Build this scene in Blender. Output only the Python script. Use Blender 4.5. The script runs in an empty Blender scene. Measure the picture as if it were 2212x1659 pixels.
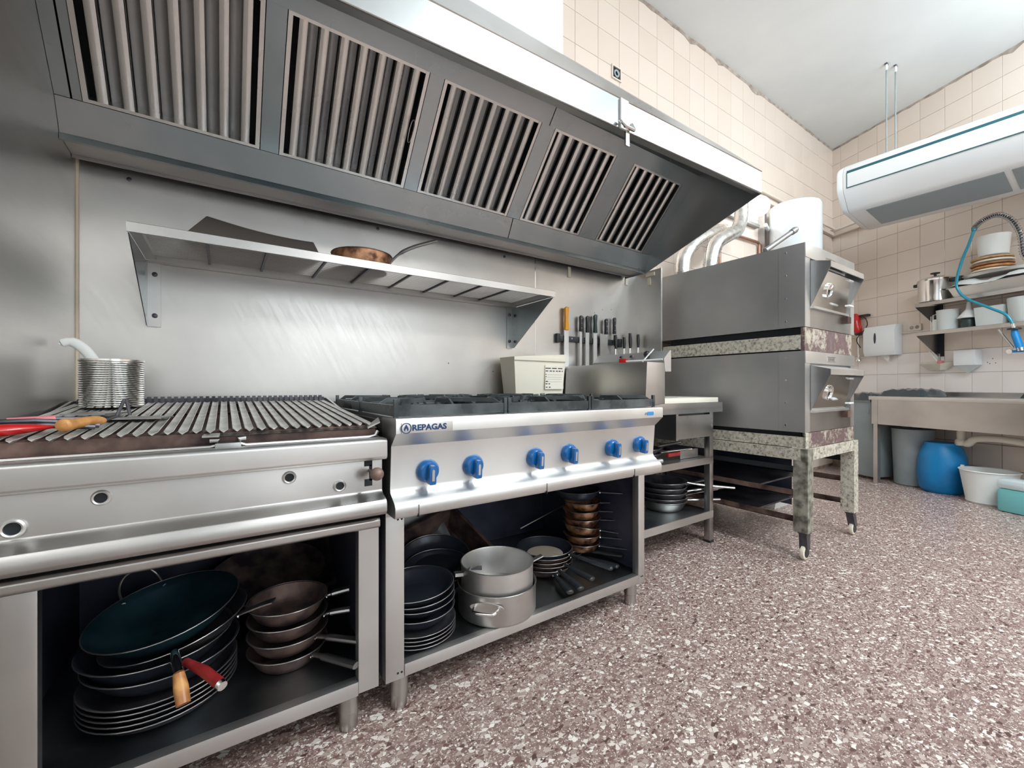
import bpy, bmesh, math, random
from mathutils import Vector, Matrix, Euler
random.seed(4)
PI = math.pi
C = bpy.context.scene.collection
S = bpy.context.scene
# ------------------------------------------------------------------ camera
YAW = math.radians(55.8)
cam = bpy.data.cameras.new('camera'); co = bpy.data.objects.new('camera', cam); C.objects.link(co)
cam.sensor_width = 36.0; cam.lens = 36.0 * 913.6 / 2212.0
cam.shift_y = -(829.5 - 835.0) / 2212.0
cam.clip_start = 0.02
co.location = (0, 0, 1.0); co.rotation_euler = (PI / 2, 0, YAW - PI / 2)
S.camera = co
# ------------------------------------------------------------------ light and exposure
w = bpy.data.worlds.new('world'); S.world = w; w.use_nodes = True
w.node_tree.nodes['Background'].inputs[0].default_value = (0.7, 0.8, 0.9, 1)
w.node_tree.nodes['Background'].inputs[1].default_value = 0.3
def area(name, loc, tgt, sx, sy, power, col):
    l = bpy.data.lights.new(name, 'AREA'); l.shape = 'RECTANGLE'; l.size = sx; l.size_y = sy; l.energy = power; l.color = col
    o = bpy.data.objects.new(name, l); C.objects.link(o); o.location = loc
    o.rotation_euler = (Vector(tgt) - Vector(loc)).to_track_quat('-Z', 'Y').to_euler(); return o
area('ceiling_tube_light', (2.0, -0.7, 3.93), (2.0, -0.7, 0), 0.25, 1.2, 84, (0.88, 0.95, 1.0))
area('ceiling_tube_light', (1.9, -2.3, 3.5), (1.9, 1.0, 1.2), 1.6, 0.5, 50, (1.0, 0.97, 0.94))
area('ceiling_tube_light', (4.2, -1.0, 3.93), (5.5, 0.7, 0.9), 0.35, 1.3, 150, (0.88, 0.95, 1.0))
area('added_ceiling_fill', (2.4, -1.2, 3.2), (2.4, -1.2, 4), 1.0, 1.0, 46, (0.76, 0.93, 1.0))  # two unseen upward fills, added to brighten the ceiling
area('added_ceiling_fill', (4.3, -0.6, 3.3), (4.5, -0.2, 4), 1.0, 1.0, 20, (0.76, 0.93, 1.0))
area('added_rear_fill', (1.6, -3.1, 1.9), (1.6, 2, 1.1), 2.6, 1.5, 34, (0.90, 0.96, 1.0))  # cool fill added behind the camera; no window modelled there
S.view_settings.view_transform = 'Standard'; S.view_settings.look = 'None'
S.view_settings.gamma = 1; S.view_settings.use_curve_mapping = False
S.view_settings.exposure = -0.3
# ------------------------------------------------------------------ materials
def mat(name, col, rough=0.5, metal=0.0, **k):
    m = bpy.data.materials.new(name); m.use_nodes = True; nt = m.node_tree; b = nt.nodes['Principled BSDF']
    b.inputs['Base Color'].default_value = (*col, 1); b.inputs['Roughness'].default_value = rough; b.inputs['Metallic'].default_value = metal
    for key, v in k.items():
        key = {'trans': 'Transmission Weight', 'emis': 'Emission Strength', 'ecol': 'Emission Color', 'coat': 'Coat Weight', 'ior': 'IOR', 'alpha': 'Alpha', 'spec': 'Specular IOR Level', 'sss': 'Subsurface Weight'}.get(key, None)
        if key: b.inputs[key].default_value = v
    return m
def N(m, t, **k):
    n = m.node_tree.nodes.new(t)
    for a, v in k.items():
        if a in n.inputs: n.inputs[a].default_value = v
        else: setattr(n, a, v)
    return n
def L(m, a, b): m.node_tree.links.new(a, b)
def coords(m, scale=(1, 1, 1), kind='Object'):
    t = N(m, 'ShaderNodeTexCoord'); mp = N(m, 'ShaderNodeMapping'); mp.inputs['Scale'].default_value = scale
    L(m, t.outputs[kind], mp.inputs[0]); return mp.outputs[0]
def world_coords(m, scale=(1, 1, 1)):
    g = N(m, 'ShaderNodeNewGeometry'); mp = N(m, 'ShaderNodeMapping'); mp.inputs['Scale'].default_value = scale
    L(m, g.outputs['Position'], mp.inputs[0]); return mp.outputs[0]
def ramp(m, src, stops):
    r = N(m, 'ShaderNodeValToRGB'); e = r.color_ramp.elements
    e[0].position, e[0].color = stops[0][0], (*stops[0][1], 1); e[1].position, e[1].color = stops[-1][0], (*stops[-1][1], 1)
    for p, c in stops[1:-1]:
        x = e.new(p); x.color = (*c, 1)
    L(m, src, r.inputs[0]); return r.outputs[0]
def blotch(m, c1, c2, scale=3, detail=6, rough=(0.3, 0.45), co_=None, stretch=(1, 1, 1), bump=0.0, bscale=60, lo=.35, hi=.65):
    b = m.node_tree.nodes['Principled BSDF']; src = co_ or world_coords(m, stretch)
    n = N(m, 'ShaderNodeTexNoise', Scale=scale, Detail=detail); L(m, src, n.inputs['Vector'])
    L(m, ramp(m, n.outputs[0], [(lo, c1), (hi, c2)]), b.inputs['Base Color'])
    r = N(m, 'ShaderNodeMapRange'); L(m, n.outputs[0], r.inputs[0]); r.inputs[1].default_value = .3; r.inputs[2].default_value = .7
    r.inputs[3].default_value = rough[0]; r.inputs[4].default_value = rough[1]; L(m, r.outputs[0], b.inputs['Roughness'])
    if bump:
        n2 = N(m, 'ShaderNodeTexNoise', Scale=bscale, Detail=4); L(m, src, n2.inputs['Vector'])
        bp = N(m, 'ShaderNodeBump', Strength=bump, Distance=0.002); L(m, n2.outputs[0], bp.inputs['Height']); L(m, bp.outputs[0], b.inputs['Normal'])
    return m
def steel(name, c1, c2, rough=(0.22, 0.36), scale=2.2, bump=0.015, stretch=(1, 1, 1)):
    return blotch(mat(name, c1, .3, 1.0), c1, c2, scale, 5, rough, bump=bump, bscale=9, stretch=stretch)
M = {}
M['steel'] = steel('brushed_steel', (.44, .43, .42), (.60, .585, .565), (.27, .40))
M['steel_light'] = steel('bright_steel', (.60, .60, .59), (.72, .715, .70), (.38, .48))
M['steel_dark'] = steel('dull_steel', (.33, .34, .35), (.47, .47, .47), (.3, .45))
M['hood'] = steel('hood_steel', (.25, .31, .335), (.44, .47, .48), (.20, .34), 1.4, 0)
M['filter'] = steel('filter_steel', (.55, .56, .55), (.76, .75, .72), (.2, .34), 2, 0)
M['gap'] = mat('dark_gap', (.012, .016, .02), .7)
M['fascia'] = steel('fascia_steel', (.46, .47, .47), (.56, .565, .56), (.22, .34), 1.2, 0)
M['tray_grey'] = mat('greasy_grey_tray', (.27, .24, .215), .4, .4)
M['rear_baffle'] = steel('shaded_baffle_steel', (.19, .20, .21), (.30, .31, .31), (.25, .36), 3, 0)  # darker copy of the filter steel; shade between baffles put into the colour
M['oven'] = steel('oven_side_steel', (.52, .53, .54), (.68, .665, .655), (.42, .55), 1.7, .08)
M['polish'] = steel('polished_steel', (.78, .77, .75), (.88, .87, .85), (.08, .16), 3, .02)
# scratched backsplash
m = M['splash'] = steel('scratched_backsplash_steel', (.50, .485, .47), (.66, .645, .62), (.3, .42), 1.3, .04)
b = m.node_tree.nodes['Principled BSDF']
wc = world_coords(m, (60, 1, 7)); nn = N(m, 'ShaderNodeTexNoise', Scale=1.2, Detail=8, Roughness=.75); 
rot = N(m, 'ShaderNodeMapping'); rot.inputs['Rotation'].default_value = (0, .5, 0); g = N(m, 'ShaderNodeNewGeometry'); L(m, g.outputs['Position'], rot.inputs[0])
sc = N(m, 'ShaderNodeMapping'); sc.inputs['Scale'].default_value = (55, 1, 5); L(m, rot.outputs[0], sc.inputs[0]); L(m, sc.outputs[0], nn.inputs['Vector'])
old = b.inputs['Roughness'].links[0].from_socket
ad = N(m, 'ShaderNodeMath', operation='MULTIPLY_ADD'); L(m, nn.outputs[0], ad.inputs[0]); ad.inputs[1].default_value = .22; L(m, old, ad.inputs[2]); 
sb = N(m, 'ShaderNodeMath', operation='SUBTRACT'); L(m, ad.outputs[0], sb.inputs[0]); sb.inputs[1].default_value = .1; L(m, sb.outputs[0], b.inputs['Roughness'])
# tiles
def tile_mat(name, a, bb):
    m = mat(name, a, .18, coat=.3); b = m.node_tree.nodes['Principled BSDF']; oi = N(m, 'ShaderNodeObjectInfo')
    L(m, ramp(m, oi.outputs['Random'], [(0, a), (1, bb)]), b.inputs['Base Color']); return m
M['tile'] = tile_mat('cream_glazed_tile', (.76, .655, .57), (.80, .695, .61))
M['tile_pale'] = tile_mat('pale_pink_glazed_tile', (.88, .82, .79), (.91, .85, .82))
M['tile_stuff'] = mat('cream_tile_rest', (.80, .69, .60), .25)
M['grout'] = blotch(mat('grout', (.3, .2, .14), .9), (.16, .115, .085), (.45, .34, .26), 9, 5, (.8, .95))
M['plaster'] = blotch(mat('white_plaster', (.8, .82, .83), .75), (.74, .77, .785), (.82, .84, .845), 1.2, 6, (.6, .85), bump=.15, bscale=14)
M['coving'] = blotch(mat('rough_coving', (.4, .33, .28), .9), (.27, .215, .18), (.52, .45, .40), 14, 8, (.8, .95), bump=.8, bscale=40)
M['cream_plastic'] = mat('cream_plastic', (.80, .75, .63), .4, sss=.05)
M['white_plastic'] = mat('white_plastic', (.84, .88, .90), .25, coat=.3)
M['white_matt'] = mat('white_matt_plastic', (.80, .82, .80), .5)
M['white_enamel'] = mat('white_enamel', (.70, .76, .78), .12, coat=.5)
M['trunk'] = mat('cream_trunking', (.76, .68, .60), .5)
M['blue_knob'] = mat('blue_knob_plastic', (.0, .115, .36), .3, coat=.4)
M['blue_barrel'] = blotch(mat('blue_barrel_plastic', (.0, .2, .5), .4), (.0, .17, .44), (.0, .25, .58), 3, 4, (.35, .5))
M['black'] = mat('black_plastic', (.02, .023, .026), .35)
M['rubber'] = mat('black_rubber', (.02, .02, .02), .75)
M['iron'] = blotch(mat('blackened_iron', (.05, .05, .06), .4, .6), (.05, .05, .065), (.15, .145, .165), 9, 6, (.28, .5), bump=.1)
M['iron_warm'] = blotch(mat('baked_on_iron', (.1, .07, .07), .35, .6), (.08, .06, .07), (.26, .18, .15), 16, 8, (.3, .6), bump=.2)
M['grate'] = blotch(mat('enamelled_grate', (.05, .06, .065), .28, .2), (.025, .032, .036), (.10, .115, .12), 9, 6, (.2, .4))
M['nonstick'] = mat('non_stick_coating', (.035, .042, .058), .28, .2)
M['copperish'] = blotch(mat('burnt_copper_pan', (.4, .2, .12), .4, .7), (.10, .045, .03), (.66, .36, .20), 20, 9, (.3, .6), bump=.3, lo=.38, hi=.6)
M['copper'] = mat('copper_pipe', (.42, .23, .17), .35, .9)
M['bars'] = blotch(mat('grill_bar_steel', (.4, .4, .38), .4, .45), (.34, .33, .30), (.66, .65, .61), 16, 6, (.35, .5), bump=.1)
M['rust'] = blotch(mat('greasy_burnt_steel', (.1, .06, .05), .5, .5), (.05, .03, .03), (.26, .17, .14), 10, 7, (.3, .6), bump=.3)
M['wood'] = blotch(mat('pale_wood', (.5, .3, .15), .5), (.36, .19, .085), (.66, .42, .22), 26, 6, (.4, .6), stretch=(1, 1, 4))
M['wood_dark'] = blotch(mat('dark_wood', (.3, .15, .08), .5), (.23, .10, .055), (.42, .22, .12), 26, 6, (.4, .6), stretch=(1, 1, 4))
M['wood_orange'] = blotch(mat('orange_wood', (.5, .22, .06), .4), (.44, .18, .06), (.70, .36, .12), 30, 6, (.3, .5))
M['board'] = mat('cutting_board_plastic', (.80, .77, .66), .45)
M['orange'] = mat('orange_knife_handle', (.85, .36, .02), .35)
M['green_black'] = mat('dark_green_handle', (.02, .045, .045), .35)
M['red'] = mat('red_plastic', (.55, .012, .012), .3, coat=.3)
M['red_handle'] = blotch(mat('dark_red_handle', (.3, .02, .02), .35), (.22, .012, .015), (.38, .03, .03), 18, 5, (.3, .5))
M['pink'] = mat('pink_plastic', (.7, .22, .24), .4)
M['hose'] = mat('teal_hose', (.0, .22, .32), .3, coat=.3)
M['gun'] = mat('blue_spray_gun', (.0, .2, .5), .35)
M['bin'] = blotch(mat('grey_bin_plastic', (.3, .35, .36), .5), (.25, .30, .31), (.36, .41, .42), 2, 5, (.4, .6))
M['bag'] = mat('black_bin_bag', (.03, .045, .055), .22, coat=.5)
M['clear'] = mat('frosted_clear_plastic', (.88, .93, .92), .35, trans=.3, ior=1.2)
M['film'] = mat('crumpled_cling_film', (.86, .88, .93), .15, trans=.35, ior=1.2)
M['jug'] = mat('jerrycan_plastic', (.80, .90, .93), .3, trans=.3, ior=1.2)
M['liquid'] = mat('turquoise_detergent', (.18, .52, .54), .25)
M['paper'] = mat('paper', (.80, .81, .80), .8)
M['ink'] = mat('ink', (.05, .05, .06), .7)
M['logo'] = mat('logo_blue', (.012, .05, .14), .3)
M['sticker'] = mat('blue_sticker', (.03, .25, .62), .4)
M['lamp'] = mat('globe_lamp_glass', (1, 1, 1), .4, emis=9.0, ecol=(1, .97, .92, 1))
M['tape'] = mat('beige_tape', (.62, .56, .45), .7)
M['ac_dark'] = mat('air_conditioner_slot', (.02, .11, .14), .5)
M['ac_grey'] = mat('air_conditioner_grille', (.30, .36, .39), .5)
M['foil'] = steel('flexible_aluminium', (.72, .70, .67), (.86, .84, .80), (.2, .35), 20, .3)
M['deck'] = steel('shelf_deck_steel', (.24, .27, .28), (.40, .42, .42), (.28, .42), 4)
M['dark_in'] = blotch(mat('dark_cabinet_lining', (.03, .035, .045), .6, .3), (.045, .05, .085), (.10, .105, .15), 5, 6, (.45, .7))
M['strap'] = mat('corner_joint', (.80, .70, .56), .6)
M['teal_iron'] = blotch(mat('teal_sheened_iron', (.04, .12, .15), .3, .6), (.012, .03, .045), (.035, .10, .13), 5, 5, (.25, .38))
M['rim'] = mat('highlight_pan_rim', (.30, .29, .29), .3, .8)  # pale metal ring; highlights on the pan rims are put into its colour
# worn cream paint of the oven stand
m = M['worn'] = mat('worn_cream_paint', (.5, .48, .38), .6); b = m.node_tree.nodes['Principled BSDF']; wc = world_coords(m)
n1 = N(m, 'ShaderNodeTexNoise', Scale=55, Detail=10, Roughness=.75); L(m, wc, n1.inputs['Vector'])
L(m, ramp(m, n1.outputs[0], [(.34, (.06, .05, .04)), (.42, (.28, .26, .21)), (.49, (.52, .49, .41)), (.66, (.72, .67, .57))]), b.inputs['Base Color'])
bp = N(m, 'ShaderNodeBump', Strength=.5, Distance=.002); L(m, n1.outputs[0], bp.inputs['Height']); L(m, bp.outputs[0], b.inputs['Normal'])
m = M['worn_red'] = mat('worn_maroon_paint', (.3, .2, .18), .6); b = m.node_tree.nodes['Principled BSDF']; wc = world_coords(m)
n1 = N(m, 'ShaderNodeTexNoise', Scale=7, Detail=12, Roughness=.8); L(m, wc, n1.inputs['Vector'])
L(m, ramp(m, n1.outputs[0], [(.40, (.50, .46, .38)), (.47, (.33, .29, .24)), (.50, (.13, .075, .075)), (.66, (.20, .145, .15))]), b.inputs['Base Color'])
M['legs_grey'] = blotch(mat('worn_grey_paint', (.2, .2, .17), .6), (.08, .075, .06), (.36, .35, .29), 24, 9, (.5, .7), bump=.5, bscale=50)
# terrazzo floor
m = M['floor'] = mat('terrazzo', (.4, .3, .28), .38, coat=.08); b = m.node_tree.nodes['Principled BSDF']
wc = world_coords(m); dn = N(m, 'ShaderNodeTexNoise', Scale=45, Detail=3); L(m, wc, dn.inputs['Vector'])
mx = N(m, 'ShaderNodeVectorMath', operation='MULTIPLY_ADD'); L(m, dn.outputs['Color'], mx.inputs[0]); mx.inputs[1].default_value = (.010, .010, 0); L(m, wc, mx.inputs[2])
def chips(scale, keep, rnd=1.0, edge=.06, sx=1.0):
    mp = N(m, 'ShaderNodeMapping'); mp.inputs['Scale'].default_value = (sx, 1, 0); mp.inputs['Rotation'].default_value = (0, 0, .6); L(m, mx.outputs[0], mp.inputs[0])
    v1 = N(m, 'ShaderNodeTexVoronoi', Scale=scale, Randomness=rnd, voronoi_dimensions='2D'); v2 = N(m, 'ShaderNodeTexVoronoi', Scale=scale, Randomness=rnd, voronoi_dimensions='2D', feature='DISTANCE_TO_EDGE')
    L(m, mp.outputs[0], v1.inputs['Vector']); L(m, mp.outputs[0], v2.inputs['Vector'])
    sp = N(m, 'ShaderNodeSeparateColor'); L(m, v1.outputs['Color'], sp.inputs[0])
    a = N(m, 'ShaderNodeMath', operation='LESS_THAN'); L(m, sp.outputs[0], a.inputs[0]); a.inputs[1].default_value = keep
    e = N(m, 'ShaderNodeMath', operation='GREATER_THAN'); L(m, v2.outputs['Distance'], e.inputs[0]); e.inputs[1].default_value = edge
    p = N(m, 'ShaderNodeMath', operation='MULTIPLY'); L(m, a.outputs[0], p.inputs[0]); L(m, e.outputs[0], p.inputs[1])
    return p.outputs[0], sp.outputs[1]
chipcol = [(0, (.08, .045, .04)), (.16, (.18, .10, .09)), (.28, (.30, .21, .18)), (.50, (.42, .33, .29)), (.70, (.56, .47, .42)), (.84, (.76, .70, .64)), (1, (.86, .81, .75))]
base = ramp(m, dn.outputs[0], [(.35, (.20, .125, .112)), (.65, (.32, .22, .20))])
for sc_, keep, sx in ((380, .36, .75), (170, .34, .7), (92, .24, .6)):
    mask, rv = chips(sc_, keep, 1.0, .05, sx); mixn = N(m, 'ShaderNodeMix', data_type='RGBA'); L(m, mask, mixn.inputs[0]); L(m, base, mixn.inputs[6]); L(m, ramp(m, rv, chipcol), mixn.inputs[7]); base = mixn.outputs[2]
L(m, base, b.inputs['Base Color'])
# ------------------------------------------------------------------ mesh builder
class MB:
    def __init__(s): s.v = []; s.f = []
    def add(s, vs, fs):
        o = len(s.v); s.v += [Vector(v) for v in vs]; s.f += [tuple(i + o for i in f) for f in fs]; return s
    def box(s, x0, x1, y0, y1, z0, z1):
        return s.obox(((x0 + x1) / 2, (y0 + y1) / 2, (z0 + z1) / 2), (abs(x1 - x0) / 2, 0, 0), (0, abs(y1 - y0) / 2, 0), (0, 0, abs(z1 - z0) / 2))
    def obox(s, c, a, b, d):
        c, a, b, d = map(Vector, (c, a, b, d)); vs = [c + i * a + j * b + k * d for i in (-1, 1) for j in (-1, 1) for k in (-1, 1)]
        return s.add(vs, [(0, 1, 3, 2), (4, 6, 7, 5), (0, 4, 5, 1), (2, 3, 7, 6), (0, 2, 6, 4), (1, 5, 7, 3)])
    def bar(s, p, q, w, h, up=(0, 0, 1)):
        p, q = Vector(p), Vector(q); d = (q - p); n = d.normalized(); u = Vector(up); sd = n.cross(u)
        if sd.length < 1e-4: sd = n.cross(Vector((1, 0, 0)))
        sd.normalize(); u = sd.cross(n).normalized(); return s.obox((p + q) / 2, d / 2, sd * w / 2, u * h / 2)
    def prism(s, poly, ax, a, b_):
        n = len(poly); f = {'x': lambda t, p: (t, p[0], p[1]), 'y': lambda t, p: (p[0], t, p[1]), 'z': lambda t, p: (p[0], p[1], t)}[ax]
        return s.loft([f(a, p) for p in poly], [f(b_, p) for p in poly])
    def loft(s, A, B):
        n = len(A); return s.add(list(A) + list(B), [tuple(range(n))[::-1], tuple(range(n, 2 * n))] + [(i, (i + 1) % n, n + (i + 1) % n, n + i) for i in range(n)])
    def rings(s, R, cap=True, closed=False):
        n = len(R[0]); vs = [p for r in R for p in r]; fs = []
        for k in range(len(R) - (0 if closed else 1)):
            k2 = (k + 1) % len(R)
            for i in range(n): fs.append((k * n + i, k * n + (i + 1) % n, k2 * n + (i + 1) % n, k2 * n + i))
        if cap and not closed: fs += [tuple(range(n))[::-1], tuple(range((len(R) - 1) * n, len(R) * n))]
        return s.add(vs, fs)
    def tube(s, pts, r, seg=10, cap=True, flat=1.0, up=(0, 0, 1)):
        pts = [Vector(p) for p in pts]; R = []; rs = r if isinstance(r, (list, tuple)) else [r] * len(pts); prev = None
        for i, p in enumerate(pts):
            t = (pts[min(i + 1, len(pts) - 1)] - pts[max(i - 1, 0)]).normalized()
            if prev is None:
                u = Vector(up); u = u - t * u.dot(t)
                if u.length < 1e-3: u = Vector((1, 0, 0)) - t * t.x
            else: u = prev - t * prev.dot(t)
            u.normalize(); prev = u; sd = t.cross(u)
            R.append([p + sd * math.cos(a) * rs[i] + u * math.sin(a) * rs[i] * flat for a in [2 * PI * k / seg for k in range(seg)]])
        return s.rings(R, cap)
    def lathe(s, prof, c=(0, 0, 0), seg=32, axis='z', cap=True, closed=False):
        c = Vector(c); R = []
        for r, z in prof:
            ring = []
            for k in range(seg):
                a = 2 * PI * k / seg; x, y = max(r, 1e-5) * math.cos(a), max(r, 1e-5) * math.sin(a)
                ring.append(c + Vector({'z': (x, y, z), 'y': (x, z, y), 'x': (z, x, y)}[axis]))
            R.append(ring)
        return s.rings(R, cap, closed)
    def xf(s, Mx, start=0):
        for i in range(start, len(s.v)): s.v[i] = Mx @ s.v[i]
        return s
def catmull(P, n=8):
    P = [Vector(p) for p in P]; out = []
    for i in range(len(P) - 1):
        a, b, c, d = P[max(i - 1, 0)], P[i], P[i + 1], P[min(i + 2, len(P) - 1)]
        for k in range(n):
            t = k / n; out.append(.5 * ((2 * b) + (c - a) * t + (2 * a - 5 * b + 4 * c - d) * t * t + (3 * b - a - 3 * c + d) * t ** 3))
    return out + [P[-1]]
def mesh(name, mb, m, base=(0, 0, 0), bev=0):
    me = bpy.data.meshes.new(name); B = Vector(base); me.from_pydata([tuple(v - B) for v in mb.v], [], mb.f)
    bm = bmesh.new(); bm.from_mesh(me); bmesh.ops.recalc_face_normals(bm, faces=bm.faces)
    if bev: bmesh.ops.bevel(bm, geom=[e for e in bm.edges if e.is_manifold and e.calc_face_angle(0) > .6], offset=bev, segments=2, affect='EDGES', profile=.6, clamp_overlap=True)
    bm.to_mesh(me); bm.free()
    for p in me.polygons: p.use_smooth = True
    me.set_sharp_from_angle(angle=math.radians(38)); me.materials.append(m if not isinstance(m, str) else M[m]); return me
TH = -math.atan2(.3662, .9305) + PI / 2   # rotation of the end-wall frame
E0 = Vector((6.36, 2.15, 0)); EX = Vector((.3662, .9305, 0)); EN = Vector((-.9305, .3662, 0))
def EW(s, n, z): return E0 - EX * s + EN * n + Vector((0, 0, z))    # s metres along the end wall, n metres off it
class Th:
    """an Empty at the thing's base with its parts; geometry is given in world metres, in end-wall metres (frame 'E': x=-s, y=n) or locally"""
    def __init__(t, name, label, cat, base=(0, 0, 0), group=None, frame='W', rot=None, kind=None):
        o = bpy.data.objects.new(name, None); C.objects.link(o); o.empty_display_size = .05; t.o = o; t.base = base
        if frame == 'W': o.location = base
        elif frame == 'E': o.location = EW(-base[0], base[1], base[2]); o.rotation_euler = (0, 0, TH)
        else: o.location = base; t.base = (0, 0, 0); o.rotation_euler = rot or (0, 0, 0)
        if label: o['label'] = label
        if cat: o['category'] = cat
        if group: o['group'] = group
        if kind: o['kind'] = kind
    def part(t, name, mb, m, parent=None, label=None, bev=0, stuff=False):
        me = mb if isinstance(mb, bpy.types.Mesh) else mesh(name, mb, m, t.base, bev)
        o = bpy.data.objects.new(name, me); C.objects.link(o); o.parent = parent or t.o
        if label: o['label'] = label
        if stuff: o['kind'] = 'stuff'
        return o
def single(name, label, cat, mb, m, base, group=None, frame='W', rot=None, bev=0):
    me = mesh(name, mb, m, base if frame != 'L' else (0, 0, 0), bev); o = bpy.data.objects.new(name, me); C.objects.link(o)
    if frame == 'E': o.location = EW(-base[0], base[1], base[2]); o.rotation_euler = (0, 0, TH)
    else: o.location = base; o.rotation_euler = rot or (0, 0, 0)
    o['label'] = label; o['category'] = cat
    if group: o['group'] = group
    return o
def struct(name, mb, m, base=(0, 0, 0), label=None, parent=None):
    me = mesh(name, mb, m, base); o = bpy.data.objects.new(name, me); C.objects.link(o)
    if parent: o.parent = parent
    else:
        o.location = base; o['kind'] = 'structure'
    if label: o['label'] = label
    return o
def text(s_, size, extrude=.001, bold=0):
    cu = bpy.data.curves.new('t', 'FONT'); cu.body = s_; cu.size = size; cu.extrude = extrude; cu.offset = bold; cu.resolution_u = 3
    o = bpy.data.objects.new('t', cu); C.objects.link(o); dg = bpy.context.evaluated_depsgraph_get(); me = bpy.data.meshes.new_from_object(o.evaluated_get(dg))
    mb = MB(); mb.add([v.co.copy() for v in me.vertices], [tuple(p.vertices) for p in me.polygons]); bpy.data.objects.remove(o); bpy.data.curves.remove(cu); return mb
YW = 2.15; XL = -.446; CEIL = 3.99
# ================================================================== the setting
fl = struct('floor', MB().box(XL - .2, 7.2, -3.4, 2.5, -.12, 0), 'floor', label='speckled brown and white terrazzo floor')
cl = struct('ceiling', MB().box(XL - .2, 7.2, -3.4, 2.5, CEIL, CEIL + .1), 'plaster', label='white painted plaster ceiling')
wb = struct('wall_back', MB().box(XL - .2, 7.0, YW, YW + .12, 0, CEIL), 'grout', label='cream tiled wall behind the cooking line')
wl = struct('wall_left', MB().box(XL - .15, XL, -3.4, YW, 0, CEIL), 'plaster', label='wall at the left end of the cooking line')
ws = struct('wall_front', MB().box(XL, 7, -3.4, -3.25, 0, CEIL), 'plaster', label='plain wall behind the camera')
A = [EW(-.3, 0, 0), EW(6.5, 0, 0), EW(6.5, -.12, 0), EW(-.3, -.12, 0)]
we = struct('wall_right', MB().loft(A, [p + Vector((0, 0, CEIL)) for p in A]), 'grout', label='cream tiled end wall behind the sink')
# tiles: one object each where the photograph shows them
def tile_mesh(name, wd, ht, m):
    g = .0011; b = .0016; t = .007; x, z = wd / 2 - g, ht / 2 - g
    A = [(-x, 0, -z), (x, 0, -z), (x, 0, z), (-x, 0, z)]; B_ = [(-x, t - b, -z), (x, t - b, -z), (x, t - b, z), (-x, t - b, z)]; D = [(-x + b, t, -z + b), (x - b, t, -z + b), (x - b, t, z - b), (-x + b, t, z - b)]
    return mesh(name, MB().rings([A, B_, D]), m)
TX0, TS, TZ0, TZ = 1.977, .22, 1.135, .2205
tm = tile_mesh('tile', TS, TZ, M['tile']); tmc = {}
for i in range(-3, 20):
    for j in range(3, 13):
        x = TX0 + TS * (i + .5); z = TZ0 + TZ * (j + .5)
        if z > CEIL: continue
        if x < 1.2 and i < -3: continue
        if z < 2.2 and x < 2.7: continue
        o = bpy.data.objects.new('tile', tm); C.objects.link(o); o.parent = wb; o.rotation_euler = (0, 0, PI); o.location = (x, YW, z)
mb = MB()
for i in range(-4, 20):
    for j in range(-6, 3):
        x = TX0 + TS * (i + .5); z = TZ0 + TZ * (j + .5)
        if z > 0.1 and x > 2.7: mb.box(x - .107, x + .107, YW - .007, YW, z - .107, z + .107)
o = struct('tile', mb, 'tile_stuff', parent=wb); o['kind'] = 'stuff'
ES, E1 = .2115, .539 - 3 * .2115
tme = {}; 
for j in range(-1, 13):
    for i in range(0, 10):
        s0 = max(.004, E1 + ES * i); s1 = E1 + ES * (i + 1); z = TZ0 + TZ * (j + .5)
        if s1 < .03 or z > CEIL: continue
        pale = z < 1.3
        key = (round(s1 - s0, 3), pale)
        if key not in tme: tme[key] = tile_mesh('tile', s1 - s0, TZ, M['tile_pale'] if pale else M['tile'])
        o = bpy.data.objects.new('tile', tme[key]); C.objects.link(o); o.parent = we; o.location = EW((s0 + s1) / 2, 0, z); o.rotation_euler = (0, 0, TH)
mb = MB()
for j in range(-5, 13):
    for i in range(0, 29):
        if i < 10 and j > -2: continue
        z = TZ0 + TZ * (j + .5); sm = E1 + ES * (i + .5)
        if sm < .1: continue
        c = EW(sm, .0035, z); mb.obox(c, EX * .103, EN * .0035, (0, 0, .107))
o = struct('tile', mb, 'tile_stuff', parent=we); o['kind'] = 'stuff'
# coving: torn plaster strip where the walls meet the ceiling
def coving(name, P, Q, inward, label):
    P, Q, inward = Vector(P), Vector(Q), Vector(inward); n = 60; mb = MB(); R = []
    rng = random.Random(3)
    for k in range(n + 1):
        c = P.lerp(Q, k / n); d = .012 + rng.random() * .010; h = .012 + rng.random() * .012 + (0.03 if rng.random() < .06 else 0)
        R.append([c, c + inward * d, c + inward * d * .9 - Vector((0, 0, h * .4)), c - Vector((0, 0, h)) + inward * .009, c - Vector((0, 0, h))])
    return struct(name, mb.rings(R), 'coving', label=label)
coving('trim_1', (1.13, YW, CEIL), (6.36, YW, CEIL), (0, -1, 0), 'torn grey plaster strip along the ceiling over the cooking line')
coving('trim_2', EW(0, 0, CEIL), EW(4, 0, CEIL), EN, 'torn grey plaster strip along the ceiling over the sink')
struct('trim_3', MB().box(XL, 1.133, 1.30, YW, 2.345, CEIL), 'plaster', label='white plastered boxing above the extractor hood')
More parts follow.
